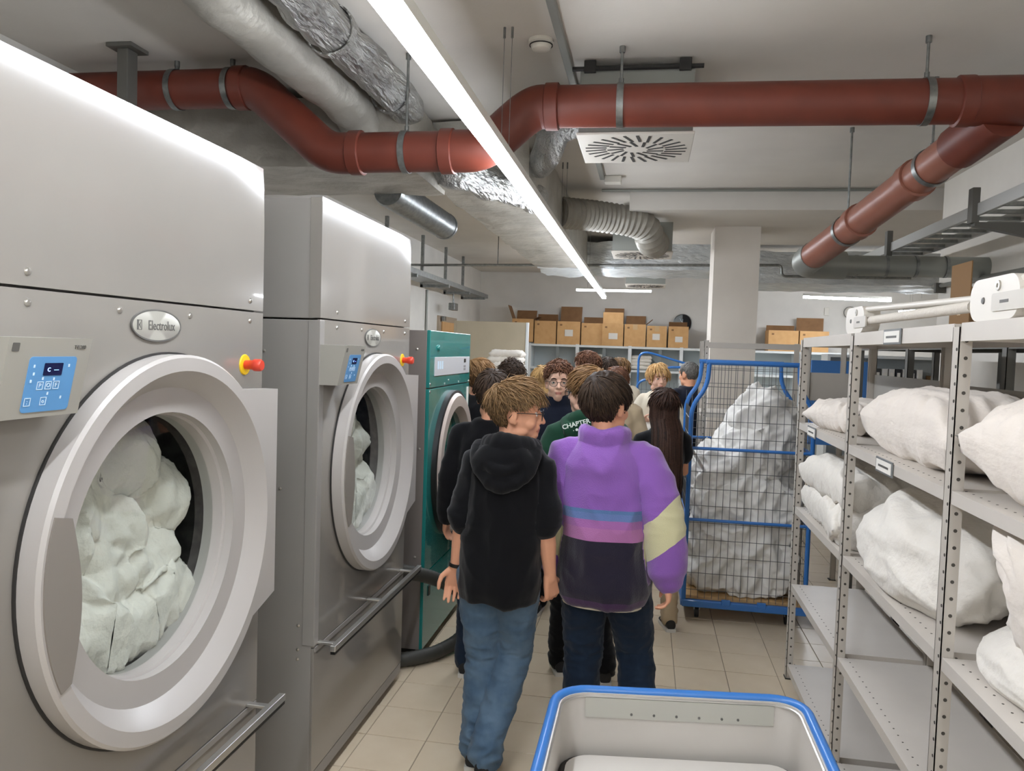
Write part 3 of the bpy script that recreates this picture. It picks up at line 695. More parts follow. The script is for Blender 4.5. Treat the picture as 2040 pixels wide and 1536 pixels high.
for (x, z) in ((-.08, 1.86), (-.1, 1.2), (-.05, 1.27), (-.06, .62), (-.06, .55)): MB().lathe([(.0001, .005), (.008, .002), (.008, -.002)], (TX+x, TY0, z), (0, -1, 0), 8).build('screw', M_screw, r)
ty, tz = 4.96, 1.12
d = MB().lathe([(.33, -.03), (.34, .02), (.37, .05), (.44, .05), (.46, .03), (.46, 0), (.33, -.03)], (TX, ty, tz), (1, 0, 0), 72).build('door_ring', mat('pinkish_door_ring', (186, 172, 162), .35), r)
MB().lathe([(.46, 0), (.475, 0), (.475, .03), (.46, .035)], (TX, ty, tz), (1, 0, 0), 72, closed=True).build('door_seal', M_black, d)
MB().lathe([(.0001, .02), (.2, .015), (.335, 0)], (TX, ty, tz), (1, 0, 0), 48).build('door_glass', M_glass, d)
MB().box(TX+.03, TX+.075, ty+.36, ty+.47, tz+.06, tz+.16, .012).build('door_handle', M_ring, d)
MB().lathe([(.335, 0), (.34, -.015), (.0001, -.016)], (TX, ty, tz), (1, 0, 0), 48).build('drum', mat('drum_dark', (66, 72, 68), .5), r)
MB().box(TX-.001, TX+.003, TY1-.08, TY1-.03, 1.45, 1.6).build('sticker', M_paper, r)
MB().box(TX-.001, TX+.003, TY0+.1, TY0+.14, .36, .42).build('vent_slot', M_black, r)
tag(r, 'teal green tumble dryer standing beyond the two white ones', 'tumble dryer')
mb = MB()
for i in range(7):
    c_ = crumple_ball((TX+.02, ty-.24+.08*i, tz-.26+.02*(i % 3)), (.02, .05, .06), 60+i, 24, 16, .3, 2.5); mb.add(c_.v, c_.f, True)
tag(mb.build('laundry_load', M_linen, None, False), 'little white laundry at the bottom of the green dryer window', 'laundry', kind='stuff')
# hose between the second white dryer and the green one
h = []
hp = rounded([(-1.34, 4.17, .60), (-1.2, 4.38, .52), (-1.04, 4.62, .36), (-1.02, 4.66, .12), (-1.1, 4.55, .05), (-1.22, 4.34, .045), (-1.45, 4.2, .05)], .16)
hp = [Vector(p) for p in hp]; Q = []
for a, b in zip(hp[:-1], hp[1:]):
    k = max(1, int((b-a).length/.012)); Q += [a.lerp(b, i/k) for i in range(k)]
tag(MB().tube(Q, [.04+(.0022 if i % 2 else 0) for i in range(len(Q))], 14).build('drain_hose', M_hose, None, False), 'thick black rubber hose looping out on the floor beside the green dryer', 'hose')

# ------------------------------------------------------------------ storage rack on the right
RX0, RX1 = .882, 1.29
posts = [4.69, 3.585, 2.43, 1.28]
SH = [1.945, 1.475, .985, .53, .055]
r = empty('storage_rack', (RX0, 3.0, 0))
def post(x, y, sgn, m=M_rack, par=r, top=1.985, holes=True):
    p = MB()
    p.box(x+sgn*.003, x+sgn*.038, y-.0015, y+.0015, 0, top-.0005); p.box(x, x+sgn*.003, y-.024, y+.024, 0, top); p.box(x, x+sgn*.036, y-.024, y-.021, 0, top); p.box(x, x+sgn*.036, y+.021, y+.024, 0, top)
    po = p.build('post', m, par)
    MB().box(x-.004*sgn, x+sgn*.05, y-.03, y+.03, 0, .006).build('foot_plate', M_dark, po)
    if holes:
        hb = MB()
        for i in range(38):
            z = .07+i*.05; hb.lathe([(.0001, -.0012), (.005, -.0012), (.005, .002)], (x, y-.012, z), (sgn, 0, 0), 8); hb.lathe([(.0001, -.001), (.0055, -.001), (.0055, .002)], (x+sgn*.02, y-.024, z+.025), (0, 1, 0), 8)
        hb.build('post_holes', mat('hole_shade', (70, 66, 60), .8), po)
    return po
for y in posts:
    post(RX0, y, 1); post(RX1, y, -1, holes=False)
def shelf(ya, yb, z, par=r, x0=RX0, x1=RX1, m=M_shelf, hgt=.034, lip=True):
    s = MB().box(x0+.004, x1-.004, ya+.027, yb-.027, z+hgt-.004, z+hgt).build('shelf_board', m, par)
    for x in (x0+.004, x1-.006): MB().box(x-.0006, x+.0022, ya+.0275, yb-.0275, z-.002, z+hgt+.0006).build('shelf_edge', m, s)
    for y in (ya+.027, yb-.029): MB().box(x0+.007, x1-.007, y, y+.002, z, z+hgt-.004).build('shelf_end', m, s)
    if lip:
        hb = MB(); k = int((yb-ya)/.05)
        for i in range(1, k): hb.lathe([(.0001, .0006), (.0035, .0006), (.0035, -.002)], (x0+.045, ya+.03+i*.05, z+hgt), (0, 0, 1), 6)
        hb.build('shelf_perforation', mat('hole_shade', (70, 66, 60), .8), s)
    return s
bays = [(posts[1], posts[0]), (posts[2], posts[1]), (posts[3], posts[2])]
for (ya, yb) in bays:
    for z in SH: shelf(ya, yb, z, hgt=.05 if z == SH[0] else .036)
for (ya, yb, z0, z1) in ((posts[1], posts[0], 1.515, 1.80), (posts[2], posts[1], 1.515, 1.79), (posts[3], posts[2], 1.515, 1.73), (posts[2], posts[1], 1.03, 1.25)):
    MB().box(RX1-.012, RX1-.009, ya+.03, yb-.03, z0, z1).build('back_sheet', mat('back_sheet_grey', (150, 146, 138), .5), r)
for (ya, yb) in bays: MB().box(RX1-.012, RX1-.009, ya+.03, yb-.03, .06, .3).build('back_sheet', MATS['back_sheet_grey'], r)
# label holders
for (y, z) in ((3.02, 1.952), (3.03, 1.474), (4.3, 1.474)):
    lb = MB().box(RX0-.003, RX0+.002, y-.1, y+.1, z-.012, z+.045, .002).build('label_holder', mat('label_frame', (110, 112, 112), .4), r)
    MB().box(RX0-.0045, RX0-.002, y-.088, y+.088, z-.004, z+.037).build('label_card', M_paper, lb)
    MB().box(RX0-.0052, RX0-.004, y-.06, y+.06, z+.012, z+.02).build('label_print', M_ink, lb)
tag(r, 'long grey metal shelf rack with bedding along the right side', 'rack')
# frame of a further rack behind it, standing open towards the cage
r2_ = empty('open_rack', (.45, 5.9, 0))
for (x, y) in ((.46, 6.42), (.46, 6.9)): post(x, y, 1, par=r2_, top=2.0, holes=(y < 6.5))
MB().box(.46, 1.28, 6.4, 6.44, 1.94, 1.985, .002).build('top_beam', M_rack, r2_)
MB().box(.46, 1.28, 6.4, 6.9, 1.38, 1.42, .002).build('shelf_board', M_shelf, r2_)
for (x, y) in ((1.28, 6.42), (1.28, 6.9)): post(x, y, -1, par=r2_, top=2.0, holes=False)
MB().box(1.28, 1.66, 6.41, 6.43, 1.55, 1.77).build('side_sheet', M_rack, r2_)
for y in (6.42, 6.9): post(1.66, y, -1, par=r2_, top=2.0, holes=False)
tag(r2_, 'open grey rack frame standing behind the blue cage trolley', 'rack')

# ------------------------------------------------------------------ bedding
def pillow(name, c, L, W, H, rot, label, seed, m=M_pillow, group=None, pinch=.55, n=44, cat='pillow', amp=.014):
    mb = MB(); vs = []; idx = {}
    for side in (1, -1):
        for i in range(n+1):
            for j in range(n+1):
                u = i/n*2-1; v = j/n*2-1; e = (max(0, 1-abs(u)**3.0)*max(0, 1-abs(v)**3.0))**pinch
                if side < 0 and (i in (0, n) or j in (0, n)): idx[(side, i, j)] = idx[(1, i, j)]; continue
                k1 = 1-.10*(1-abs(v)**1.5)*abs(u)**4*1.0; k2 = 1-.10*(1-abs(u)**1.5)*abs(v)**4
                idx[(side, i, j)] = len(vs); vs.append([u*L/2*k1*1.0, v*W/2*k2, side*e*H/2])
    fs = []
    for side in (1, -1):
        for i in range(n):
            for j in range(n):
                q = [idx[(side, i, j)], idx[(side, i+1, j)], idx[(side, i+1, j+1)], idx[(side, i, j+1)]]
                fs.append(tuple(q if side > 0 else q[::-1]))
    P = np.array(vs); rad = np.sqrt((P[:, 0]/L*2)**2+(P[:, 1]/W*2)**2)
    d = amp*ridge(P/np.array([L, W, H*2]), 4.2, seed*3.1, (1, 1, .3))*np.clip(rad, .35, 1)+amp*.5*ridge(P, 14, seed)
    P[:, 2] += d*np.where(np.abs(P[:, 2]) > 1e-4, np.sign(P[:, 2]), .5)
    P[:, 2] += .012*fnoise(P, 6, seed)
    ed = np.clip((rad-.5)/.5, 0, 1); P[:, 2] += amp*.9*ed*np.sign(P[:, 2])*np.sin(np.arctan2(P[:, 1], P[:, 0])*26+6*fnoise(P, 5, seed+3))*(np.abs(P[:, 2]) > .004)
    me = bpy.data.meshes.new(name); me.from_pydata(P.tolist(), [], fs); o = link(me, name, m)
    o.location = c; o.rotation_euler = rot; tag(o, label, cat, group); return o
def lump(name, c, r_, label, seed, m=M_linen, flat=None, cat='duvet', sc=1.6, amp=.18, rot=0, n=90, k=60):
    mb = crumple_ball((0, 0, 0), r_, seed, n, k, amp, sc); P = np.array(mb.v); P[:, 2] = np.where(P[:, 2] < 0, P[:, 2]*.62, P[:, 2])
    lo_ = P[:, 2].min()*.6; P[:, 2] = np.maximum(P[:, 2], lo_)
    ca, sa = math.cos(rot), math.sin(rot); P[:, :2] = P[:, :2]@np.array([[ca, sa], [-sa, ca]])
    P += np.array([c[0], c[1], c[2]-lo_]); mb.v = [tuple(p) for p in P.tolist()]
    return tag(mb.build(name, m, None, False), label, cat)
s2, s3, s1 = 1.515, 1.023, 1.997
pillow('pillow', (1.1, 3.03, s2+.128), .38, 1.0, .27, (.0, -.03, .0), 'plump white pillow on the second shelf, middle bay of the rack', 2)
pillow('pillow', (1.08, 1.9, s2+.135), .40, .98, .29, (.06, -.06, .0), 'big white pillow on the second shelf at the right picture edge', 4)
pillow('pillow', (1.09, 4.2, s2+.08), .36, .62, .15, (0, -.1, .2), 'small folded white pillow on the second shelf, far bay', 5)
pillow('pillow', (1.02, 1.93, s3+.24), .46, .66, .18, (.1, 1.3, .1), 'white pillow leaning upright on the third shelf at the right edge', 6)
lump('duvet', (1.085, 3.1, s3), (.19, .46, .23), 'crumpled white duvet heaped on the third shelf, middle bay', 11, cat='duvet', sc=1.5, amp=.24)
lump('duvet', (1.1, 2.15, s3), (.17, .26, .12), 'folded white bedding on the third shelf behind the upright pillow', 13, sc=1.4)
pillow('folded_duvet', (1.085, 4.1, s3+.24), .4, .98, .19, (0, .05, .03), 'rolled white duvet on top on the third shelf, far bay', 15, cat='duvet', pinch=.35, m=M_linen)
pillow('folded_duvet', (1.08, 4.14, s3+.085), .4, .95, .17, (0, .0, -.04), 'folded white duvet beneath the rolled one, far bay', 16, cat='duvet', pinch=.35, m=M_linen)
lump('bed_sheet', (1.02, 3.76, s3), (.12, .13, .15), 'thin white sheet hanging over the shelf edge in the far bay', 17, cat='sheet', sc=1.3)
# white folding bed guards on top of the rack
def guard(y0, y1, z, label, x=.93):
    g_ = empty('bed_guard', (x, y0, z)); h_ = .115
    def rr(a, b, c_, d_, rd):
        out = []
        for (cu, cv, an) in ((b-rd, d_-rd, 0), (a+rd, d_-rd, 90), (a+rd, c_+rd, 180), (b-rd, c_+rd, 270)):
            out += [(cu+rd*math.cos(math.radians(an+90*i/6)), cv+rd*math.sin(math.radians(an+90*i/6))) for i in range(7)]
        return out
    p_ = MB().prism(rr(y1-.3, y1, z, z+h_, .05), 'x', x-.02, x+.02).build('end_plate', M_plast, g_)
    MB().prism(rr(y1-.29, y1+.012, z+.004, z+h_-.004, .05), 'x', x+.02, x+.05).build('end_plate', M_plast, g_)
    MB().lathe([(.0001, .003), (.008, .003), (.01, 0)], (x-.02, y1-.09, z+.055), (-1, 0, 0), 12).build('rivet', M_ink, p_)
    MB().lathe([(.006, .004), (.014, .004), (.014, 0), (.006, 0)], (x-.02, y1-.18, z+.09), (-1, 0, 0), 14, closed=True).build('eyelet', M_screw, p_)
    MB().prism(rr(y1-.34, y1-.15, z+.022, z+.07, .008), 'x', x-.024, x-.018).build('slot_label', mat('slot_plastic', (200, 194, 184), .4), p_)
    MB().box(x-.0245, x-.0235, y1-.25, y1-.2, z+.042, z+.05).build('slot_print', M_ink, p_)
    MB().tube([(x, y1-.28, z+.1), (x+.05, y0, z+.075)], .012, 10).build('rail_tube', M_plast, g_)
    MB().tube([(x, y1-.28, z+.05), (x+.02, y0, z+.05)], .018, 10).build('fabric_roll', mat('roll_fabric', (214, 206, 194), .8, bump=.4, bs=80), g_)
    tag(g_, label, 'bed guard')
guard(2.5, 3.82, s1+.002, 'white plastic folded bed guard on top of the rack, farther one')
guard(1.32, 2.42, s1+.002, 'white plastic folded bed guard on top of the rack at the right edge')
bx_ = empty('cardboard_box', (1.6, 4.4, 2.0)); MB().box(1.606, 1.9, 4.27, 4.52, 1.99, 2.27, .003).build('box_body', mat('brown_card', (140, 106, 68), .8), bx_); MB().box(1.6, 1.606, 4.26, 4.52, 1.99, 2.4, .001).build('raised_flap', mat('brown_card', (140, 106, 68), .8), bx_); MB().box(1.595, 1.601, 4.36, 4.4, 2.13, 2.22).build('sticker', M_tape, bx_)
tag(bx_, 'tall brown cardboard box on the dark rack by the right wall', 'box')
# dark rack behind
dr = empty('dark_rack', (1.7, 3.5, 0))
for y in (5.9, 4.85, 3.6, 2.4):
    for x in (1.5, 2.0): post(x, y, 1, M_darkrack, dr, 2.0, holes=False)
for z in (1.95, 1.35, .9, .4):
    for (ya, yb) in ((4.85, 5.9), (3.6, 4.85), (2.4, 3.6)): shelf(ya, yb, z, dr, 1.5, 2.04, M_darkrack, lip=False)
tag(dr, 'dark grey rack standing behind the bedding rack', 'rack')
for i, (y, w_, h_, z) in enumerate(((4.6, .4, .2, 1.386), (3.95, .45, .22, 1.386), (3.1, .5, .25, 1.386), (4.4, .5, .22, .936), (3.2, .6, .25, .936), (5.4, .4, .2, .936), (2.8, .5, .22, .436))):
    cols = [(90, 88, 82), (60, 58, 56), (210, 204, 196), (46, 46, 46), (200, 194, 186), (40, 40, 42), (70, 66, 62)]
    o = MB().box(1.58, 1.95, y-w_/2, y+w_/2, z, z+h_, .02).build('storage_bin', mat('bin_%d' % i, cols[i], .6))
    tag(o, ['dark grey bin on the dark rack behind the bedding, far end', 'black bin on the dark rack behind the bedding', 'pale linen bundle on the dark rack behind the pillows', 'black crate low on the dark rack', 'pale folded linen low on the dark rack', 'black crate at the far end of the dark rack', 'brown-grey bin near the floor of the dark rack'][i], 'bin')

# ------------------------------------------------------------------ blue laundry cart in the foreground
cx0, cx1, cy0, cy1, cz_ = -.235, .53, 1.25, 2.42, .80
c = empty('laundry_cart', (.15, 1.9, 0))
def rring(x0, x1, y0, y1, z, rd, k=6):
    out = []
    for (cu, cv, an) in ((x1-rd, y1-rd, 0), (x0+rd, y1-rd, 90), (x0+rd, y0+rd, 180), (x1-rd, y0+rd, 270)):
        out += [Vector((cu+rd*math.cos(math.radians(an+90*i/k)), cv+rd*math.sin(math.radians(an+90*i/k)), z)) for i in range(k+1)]
    return out
sk = -.06
def skew(pts): return [Vector((p.x, p.y+(p.x-cx0)*.13, p.z)) for p in pts]
M_cart = mat('cart_grey', (196, 190, 182), .35, col2=(190, 184, 176), ns=3)
outer = [skew(rring(cx0+.01, cx1-.01, cy0, cy1-.01, z, .09)) for z in (.16, cz_)]
inner = [skew(rring(cx0+.02, cx1-.02, cy0+.01, cy1-.02, z, .08)) for z in (cz_, .2)]
mb = MB(); rings = outer+inner; mb.loft(rings, cap=False); n = len(outer[0]); mb.add(inner[1], [tuple(range(n))]); mb.add(outer[0], [tuple(range(n-1, -1, -1))])
mb.build('tub', M_cart, c)
rim = skew(rring(cx0, cx1, cy0-.01, cy1, cz_, .1)); MB().tube(rim, .0155, 12, closed=True).build('rim_tube', M_blue, c)
MB().tube(skew(rring(cx0+.022, cx1-.022, cy0+.01, cy1-.022, cz_-.008, .085)), .004, 6, closed=True).build('rim_edge', M_alu, c)
st = [Vector(p) for p in (skew(rring(cx0+.021, cx1-.021, cy0+.01, cy1-.021, cz_, .08)))]
mb = MB(); 
yb_ = lambda x: cy1-.022+(x-cx0)*.13
mb.add([(x, yb_(x)-h, z) for x in (cx0+.09, cx1-.09) for z in (cz_-.075, cz_-.012) for h in (0, .004)], [(0, 2, 6, 4), (1, 5, 7, 3), (0, 4, 5, 1), (2, 3, 7, 6), (0, 1, 3, 2), (4, 6, 7, 5)])
mb.build('reinforcing_strip', mat('strip_grey', (178, 176, 166), .4), c)
for x in (.0, .07, .14, .21, .28, .33): MB().lathe([(.0001, .006), (.004, .005), (.004, -.001)], (x, yb_(x)-.002, cz_-.06), (0, -1, 0), 8).build('rivet', M_ink, c)
# sprung false bottom
bt_ = [skew(rring(cx0+.042, cx1-.042, cy0+.06, cy1-.05, z, .07)) for z in (.60, .615)]
mb = MB(); mb.loft(bt_); mb.build('false_bottom', mat('false_bottom_grey', (206, 201, 194), .35), c)
MB().tube(skew(rring(cx0+.03, cx1-.03, cy0+.03, cy1-.03, .592, .08)), .011, 8, closed=True).build('bottom_shadow_line', M_dark, c)  # dark tube standing in for the thin shadow around the false bottom
for (x, y) in ((cx0+.1, cy0+.1), (cx1-.1, cy0+.15), (cx0+.1, cy1-.12), (cx1-.1, cy1-.05)):
    w1 = MB().lathe([(.0001, -.015), (.06, -.015), (.06, .015), (.0001, .015)], (x, y, .062), (1, 0, 0), 20).build('caster_wheel', M_dark, c); MB().box(x-.025, x+.025, y-.02, y+.02, .07, .165).build('caster_fork', M_steel, w1)
tag(c, 'grey laundry tub cart with blue tube rim in the foreground', 'cart')

# ------------------------------------------------------------------ blue cage trolley with laundry
gx0, gx1, gy0, gy1 = .33, 1.15, 5.55, 6.3
c = empty('cage_trolley', (.75, 5.9, 0))
def bt(pts, nm='frame_tube', rd=.016, rad=.06): return MB().tube(rounded(pts, rad), rd, 12).build(nm, M_blue, c)
for x in (gx0, gx1):
    sx = 1 if x == gx0 else -1
for y in (gy0, gy1):
    bt([(gx0, y, .13), (gx0, y, 1.52), (gx0+.1, y, 1.66), (gx0+.11, y, 1.83)], rad=.08)
    bt([(gx1, y, .13), (gx1, y, 1.52), (gx1-.1, y, 1.66), (gx1-.11, y, 1.83)], rad=.08)
    bt([(gx0+.09, y, 1.83), (gx1-.09, y, 1.83)], 'top_rail', .017)
    for z in (1.225, .72): bt([(gx0, y, z), (gx1, y, z)], 'cross_rail', .011)
for z in (1.225, .72):
    bt([(gx0, gy0, z), (gx0, gy1, z)], 'cross_rail', .011); bt([(gx1, gy0, z), (gx1, gy1, z)], 'cross_rail', .011)
k = 17
def span(z): return (gx0, gx1) if z < 1.52 else ((gx0+.1, gx1-.1))
for y in (gy0+.006, gy1-.006):
    wm = MB()
    for i in range(k+1):
        x = gx0+(gx1-gx0)*i/k; top = 1.82 if gx0+.11 < x < gx1-.11 else 1.6
        wm.tube([(x, y, .16), (x, y, top)], .0022, 5)
    for i in range(14):
        z = .22+i*.12; a, b = span(z); wm.tube([(a, y, z), (b, y, z)], .0022, 5)
    wm.build('wire_mesh', M_wire, c)
for x in (gx0, gx1):
    ws = MB()
    for i in range(1, 15): ws.tube([(x, gy0+(gy1-gy0)*i/15, .16), (x, gy0+(gy1-gy0)*i/15, 1.5)], .0022, 5)
    for i in range(11): ws.tube([(x, gy0, .22+i*.12), (x, gy1, .22+i*.12)], .0022, 5)
    ws.build('wire_mesh', M_wire, c)
MB().box(gx0, gx1, gy0+.01, gy1-.01, .15, .175, .003).build('floor_board', M_wood, c)
for y in (gy0, gy1): MB().box(gx0-.01, gx1+.01, y-.02, y+.02, .1, .15, .005).build('base_beam', M_blue, c)
for x in (gx0, gx1): MB().box(x-.02, x+.02, gy0, gy1, .1, .15, .005).build('base_beam', M_blue, c)
for x in (.62, .86): MB().box(x-.03, x+.03, gy0-.025, gy0-.012, .13, .17, .003).build('hinge_tab', M_blue, c)
for (x, y) in ((gx0+.1, gy0+.08), (gx1-.1, gy0+.08), (gx0+.1, gy1-.08), (gx1-.1, gy1-.08)):
    w1 = MB().lathe([(.0001, -.014), (.045, -.014), (.045, .014), (.0001, .014)], (x, y, .047), (1, 0, 0), 18).build('caster_wheel', M_dark, c); MB().box(x-.022, x+.022, y-.02, y+.02, .06, .1).build('caster_fork', M_steel, w1)
tag(c, 'blue tube cage trolley with wire mesh, full of white linen', 'trolley')
heap = MB(); rng = random.Random(4)
spec = [(.74, 5.85, .45, .42, .34, .3), (.74, 5.85, .75, .40, .33, .28), (.74, 5.92, .4, .36, .3, .25), (.6, 5.8, .45, .22, .2, .26), (.9, 5.8, .42, .22, .2, .26), (.7, 5.9, .8, .32, .3, .28), (.92, 5.95, .85, .2, .28, .3), (.56, 5.85, .98, .18, .22, .24), (.8, 5.92, 1.15, .27, .28, .24), (.93, 5.92, 1.3, .19, .24, .26), (.85, 5.9, 1.45, .19, .2, .17), (.55, 5.8, .72, .19, .2, .2), (.95, 5.8, .62, .17, .2, .22), (.74, 5.76, .6, .28, .17, .2), (.75, 5.78, .28, .36, .18, .11)]
for i, (x, y, z, a, b, d_) in enumerate(spec):
    q = crumple_ball((x, y, z), (a, b, d_), 100+i, 40, 28, .12, 1.6); P = np.array(q.v)
    P[:, 0] = np.clip(P[:, 0], gx0+.022, gx1-.022); P[:, 1] = np.clip(P[:, 1], gy0+.022, gy1-.022); P[:, 2] = np.maximum(P[:, 2], .178)
    heap.add(P.tolist(), q.f, True)
hm = remesh(heap, .011, 10); P = vco(hm); P[:, 1] = np.maximum(P[:, 1], gy0+.075); P[:, 0] = np.clip(P[:, 0], gx0+.06, gx1-.06); Nn = vno(hm)
wp = P+.05*np.stack([fnoise(P, 5, 11+i*4) for i in range(3)], 1)
dq = -.03+.045*ridge(wp, 4.2, 2)+.04*ridge(wp, 8.5, 5, (1, 1, .7))+.018*ridge(wp, 18, 7)
P = P+Nn*dq[:, None]; P[:, 0] = np.clip(P[:, 0], gx0+.02, gx1-.02); P[:, 1] = np.clip(P[:, 1], gy0+.016, gy1-.016); P[:, 2] = np.maximum(P[:, 2], .178); setco(hm, P)
tag(link(hm, 'linen_heap', mat('crumpled_linen', (232, 229, 223), .85, bump=.3, bs=40, bd=.01, spec=.2)), 'heap of crumpled white linen inside the blue cage trolley', 'laundry', kind='stuff')

# ------------------------------------------------------------------ far end of the room
fs_ = empty('shelf_unit', (-.5, 14.3, 0)); FY = 14.1
for x in (-2.12, -1.24, -.29, .62, 1.3, 2.6, 3.4): MB().box(x-.03, x+.03, FY, FY+.5, 0, 2.0, .004).build('upright', M_farshelf, fs_)
for z in (1.97, 1.55, 1.0, .5):
    xs = (-2.12, -1.24, -.29, .62, 1.3, 2.6, 3.4)
    for a, b in zip(xs[:-1], xs[1:]): MB().box(a+.03, b-.03, FY+.004, FY+.5, z-.02, z+.02, .003).build('shelf_board', M_farshelf, fs_)
MB().box(-2.1, 3.4, FY+.5, FY+.515, 0, 1.97).build('back_sheet', M_farback, fs_)
for x in (-1.6, -.75, .25): MB().box(x-.03, x+.03, FY+.02, FY+.05, 0, 1.95).build('inner_post', mat('inner_post', (128, 134, 134), .5), fs_)
tag(fs_, 'long pale shelf unit across the far wall carrying cardboard boxes', 'shelf')
def carton(x0, x1, h, label, flaps, y0=FY+.02, z0=2.0-.008, dpt=.42, m=M_card, sheet=None, tape=False):
    b = empty('cardboard_box', ((x0+x1)/2, y0+.2, z0)); t = .006; y1 = y0+dpt
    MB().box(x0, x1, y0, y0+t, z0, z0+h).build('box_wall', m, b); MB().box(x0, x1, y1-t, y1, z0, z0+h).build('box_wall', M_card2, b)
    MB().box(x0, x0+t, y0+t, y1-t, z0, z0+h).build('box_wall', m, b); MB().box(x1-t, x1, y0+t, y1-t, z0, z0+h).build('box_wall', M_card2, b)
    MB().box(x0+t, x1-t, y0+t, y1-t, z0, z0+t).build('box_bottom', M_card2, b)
    for (side, ang, ln) in flaps:
        ca, sa = math.cos(math.radians(ang)), math.sin(math.radians(ang)); mb = MB()
        if side in 'fb':
            yy = y0 if side == 'f' else y1; sg = -1 if side == 'f' else 1
            vs = [(x, yy+sg*ca*l+o_*sa*.0, z0+h+sa*l+o_) for x in (x0+.01, x1-.01) for l in (0, ln) for o_ in (0, t)]
        else:
            xx = x0 if side == 'l' else x1; sg = -1 if side == 'l' else 1
            vs = [(xx+sg*ca*l, y, z0+h+sa*l+o_) for y in (y0+.01, y1-.01) for l in (0, ln) for o_ in (0, t)]
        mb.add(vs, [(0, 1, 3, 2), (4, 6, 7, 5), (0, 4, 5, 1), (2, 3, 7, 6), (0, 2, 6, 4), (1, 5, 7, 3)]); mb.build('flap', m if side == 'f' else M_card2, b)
    if sheet: MB().box(sheet[0], sheet[1], y0-.003, y0-.0005, z0+sheet[2], z0+sheet[3]).build('paper_label', M_paper, b)
    if tape: MB().box((x0+x1)/2-.04, (x0+x1)/2+.04, y0-.002, y0-.0003, z0+h-.1, z0+h).build('tape_strip', M_tape, b)
    MB().box(x0+.05, x0+.09, y0-.002, y0-.0004, z0+h-.08, z0+h-.05).build('printed_mark', M_card2, b)
    tag(b, label, 'box'); return b
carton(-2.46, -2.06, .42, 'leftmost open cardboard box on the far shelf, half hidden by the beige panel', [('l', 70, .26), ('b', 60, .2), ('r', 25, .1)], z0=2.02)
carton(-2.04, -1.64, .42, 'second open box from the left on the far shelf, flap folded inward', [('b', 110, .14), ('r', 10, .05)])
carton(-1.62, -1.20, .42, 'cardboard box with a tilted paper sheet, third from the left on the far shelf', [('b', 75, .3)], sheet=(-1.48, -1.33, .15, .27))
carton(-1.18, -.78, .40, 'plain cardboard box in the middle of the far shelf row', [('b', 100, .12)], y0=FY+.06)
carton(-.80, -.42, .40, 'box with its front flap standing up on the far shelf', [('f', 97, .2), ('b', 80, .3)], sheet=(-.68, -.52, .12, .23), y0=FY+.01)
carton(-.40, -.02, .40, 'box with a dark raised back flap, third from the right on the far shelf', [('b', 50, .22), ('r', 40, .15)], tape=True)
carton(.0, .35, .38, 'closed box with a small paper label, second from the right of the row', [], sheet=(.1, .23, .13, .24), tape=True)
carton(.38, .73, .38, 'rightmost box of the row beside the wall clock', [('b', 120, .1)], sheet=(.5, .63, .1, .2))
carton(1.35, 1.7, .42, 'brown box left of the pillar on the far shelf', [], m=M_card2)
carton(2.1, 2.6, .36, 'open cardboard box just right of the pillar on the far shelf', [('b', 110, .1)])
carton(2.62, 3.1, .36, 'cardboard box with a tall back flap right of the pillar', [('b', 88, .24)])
# clock
k = empty('wall_clock', (1.12, YF, 2.46)); 
cy_ = YF-.002; ccx = .64
MB().lathe([(.165, 0), (.175, .0), (.175, .04), (.165, .045), (.16, .03), (.16, 0)], (ccx, cy_, 2.45), (0, -1, 0), 40, closed=True).build('clock_rim', M_steel, k)
MB().lathe([(.0001, .02), (.161, .02), (.161, .0)], (ccx, cy_, 2.45), (0, -1, 0), 40).build('clock_face', mat('clock_face_black', (26, 30, 34), .08), k)
MB().lathe([(.0001, .022), (.16, .022), (.16, .0205)], (ccx, cy_, 2.45), (0, -1, 0), 20, a0=0, a1=PI).build('silver_half', mat('clock_face_silver', (150, 158, 162), .15, .6), k)
for (a, l, w_) in ((-28, .11, .006), (4, .08, .008)):
    ca, sa = math.sin(math.radians(a)), math.cos(math.radians(a)); MB().tube([(ccx, cy_-.027, 2.45), (ccx+ca*l, cy_-.027, 2.45+sa*l)], w_/2, 5).build('clock_hand', M_symb, k)
tag(k, 'round wall clock with a half silver, half black face', 'clock')
# towels in the far shelf
for (x, z, w_, lbl) in ((-1.0, 1.59, .5, 'white towel in the pile on the far shelf behind the tallest boy'), (-.1, 1.59, .4, 'white towel in the pile on the far shelf behind the black-haired boy')):
    for i in range(4): pillow('towel', (x+random.uniform(-.02, .02), 14.34, z+.025+.06*i), w_, .36, .07, (0, 0, random.uniform(-.1, .1)), lbl, 30+i, M_linen, 'towels in a pile, '+('left' if x < -.5 else 'right')+' bay', .25, 16, 'towel', .006)
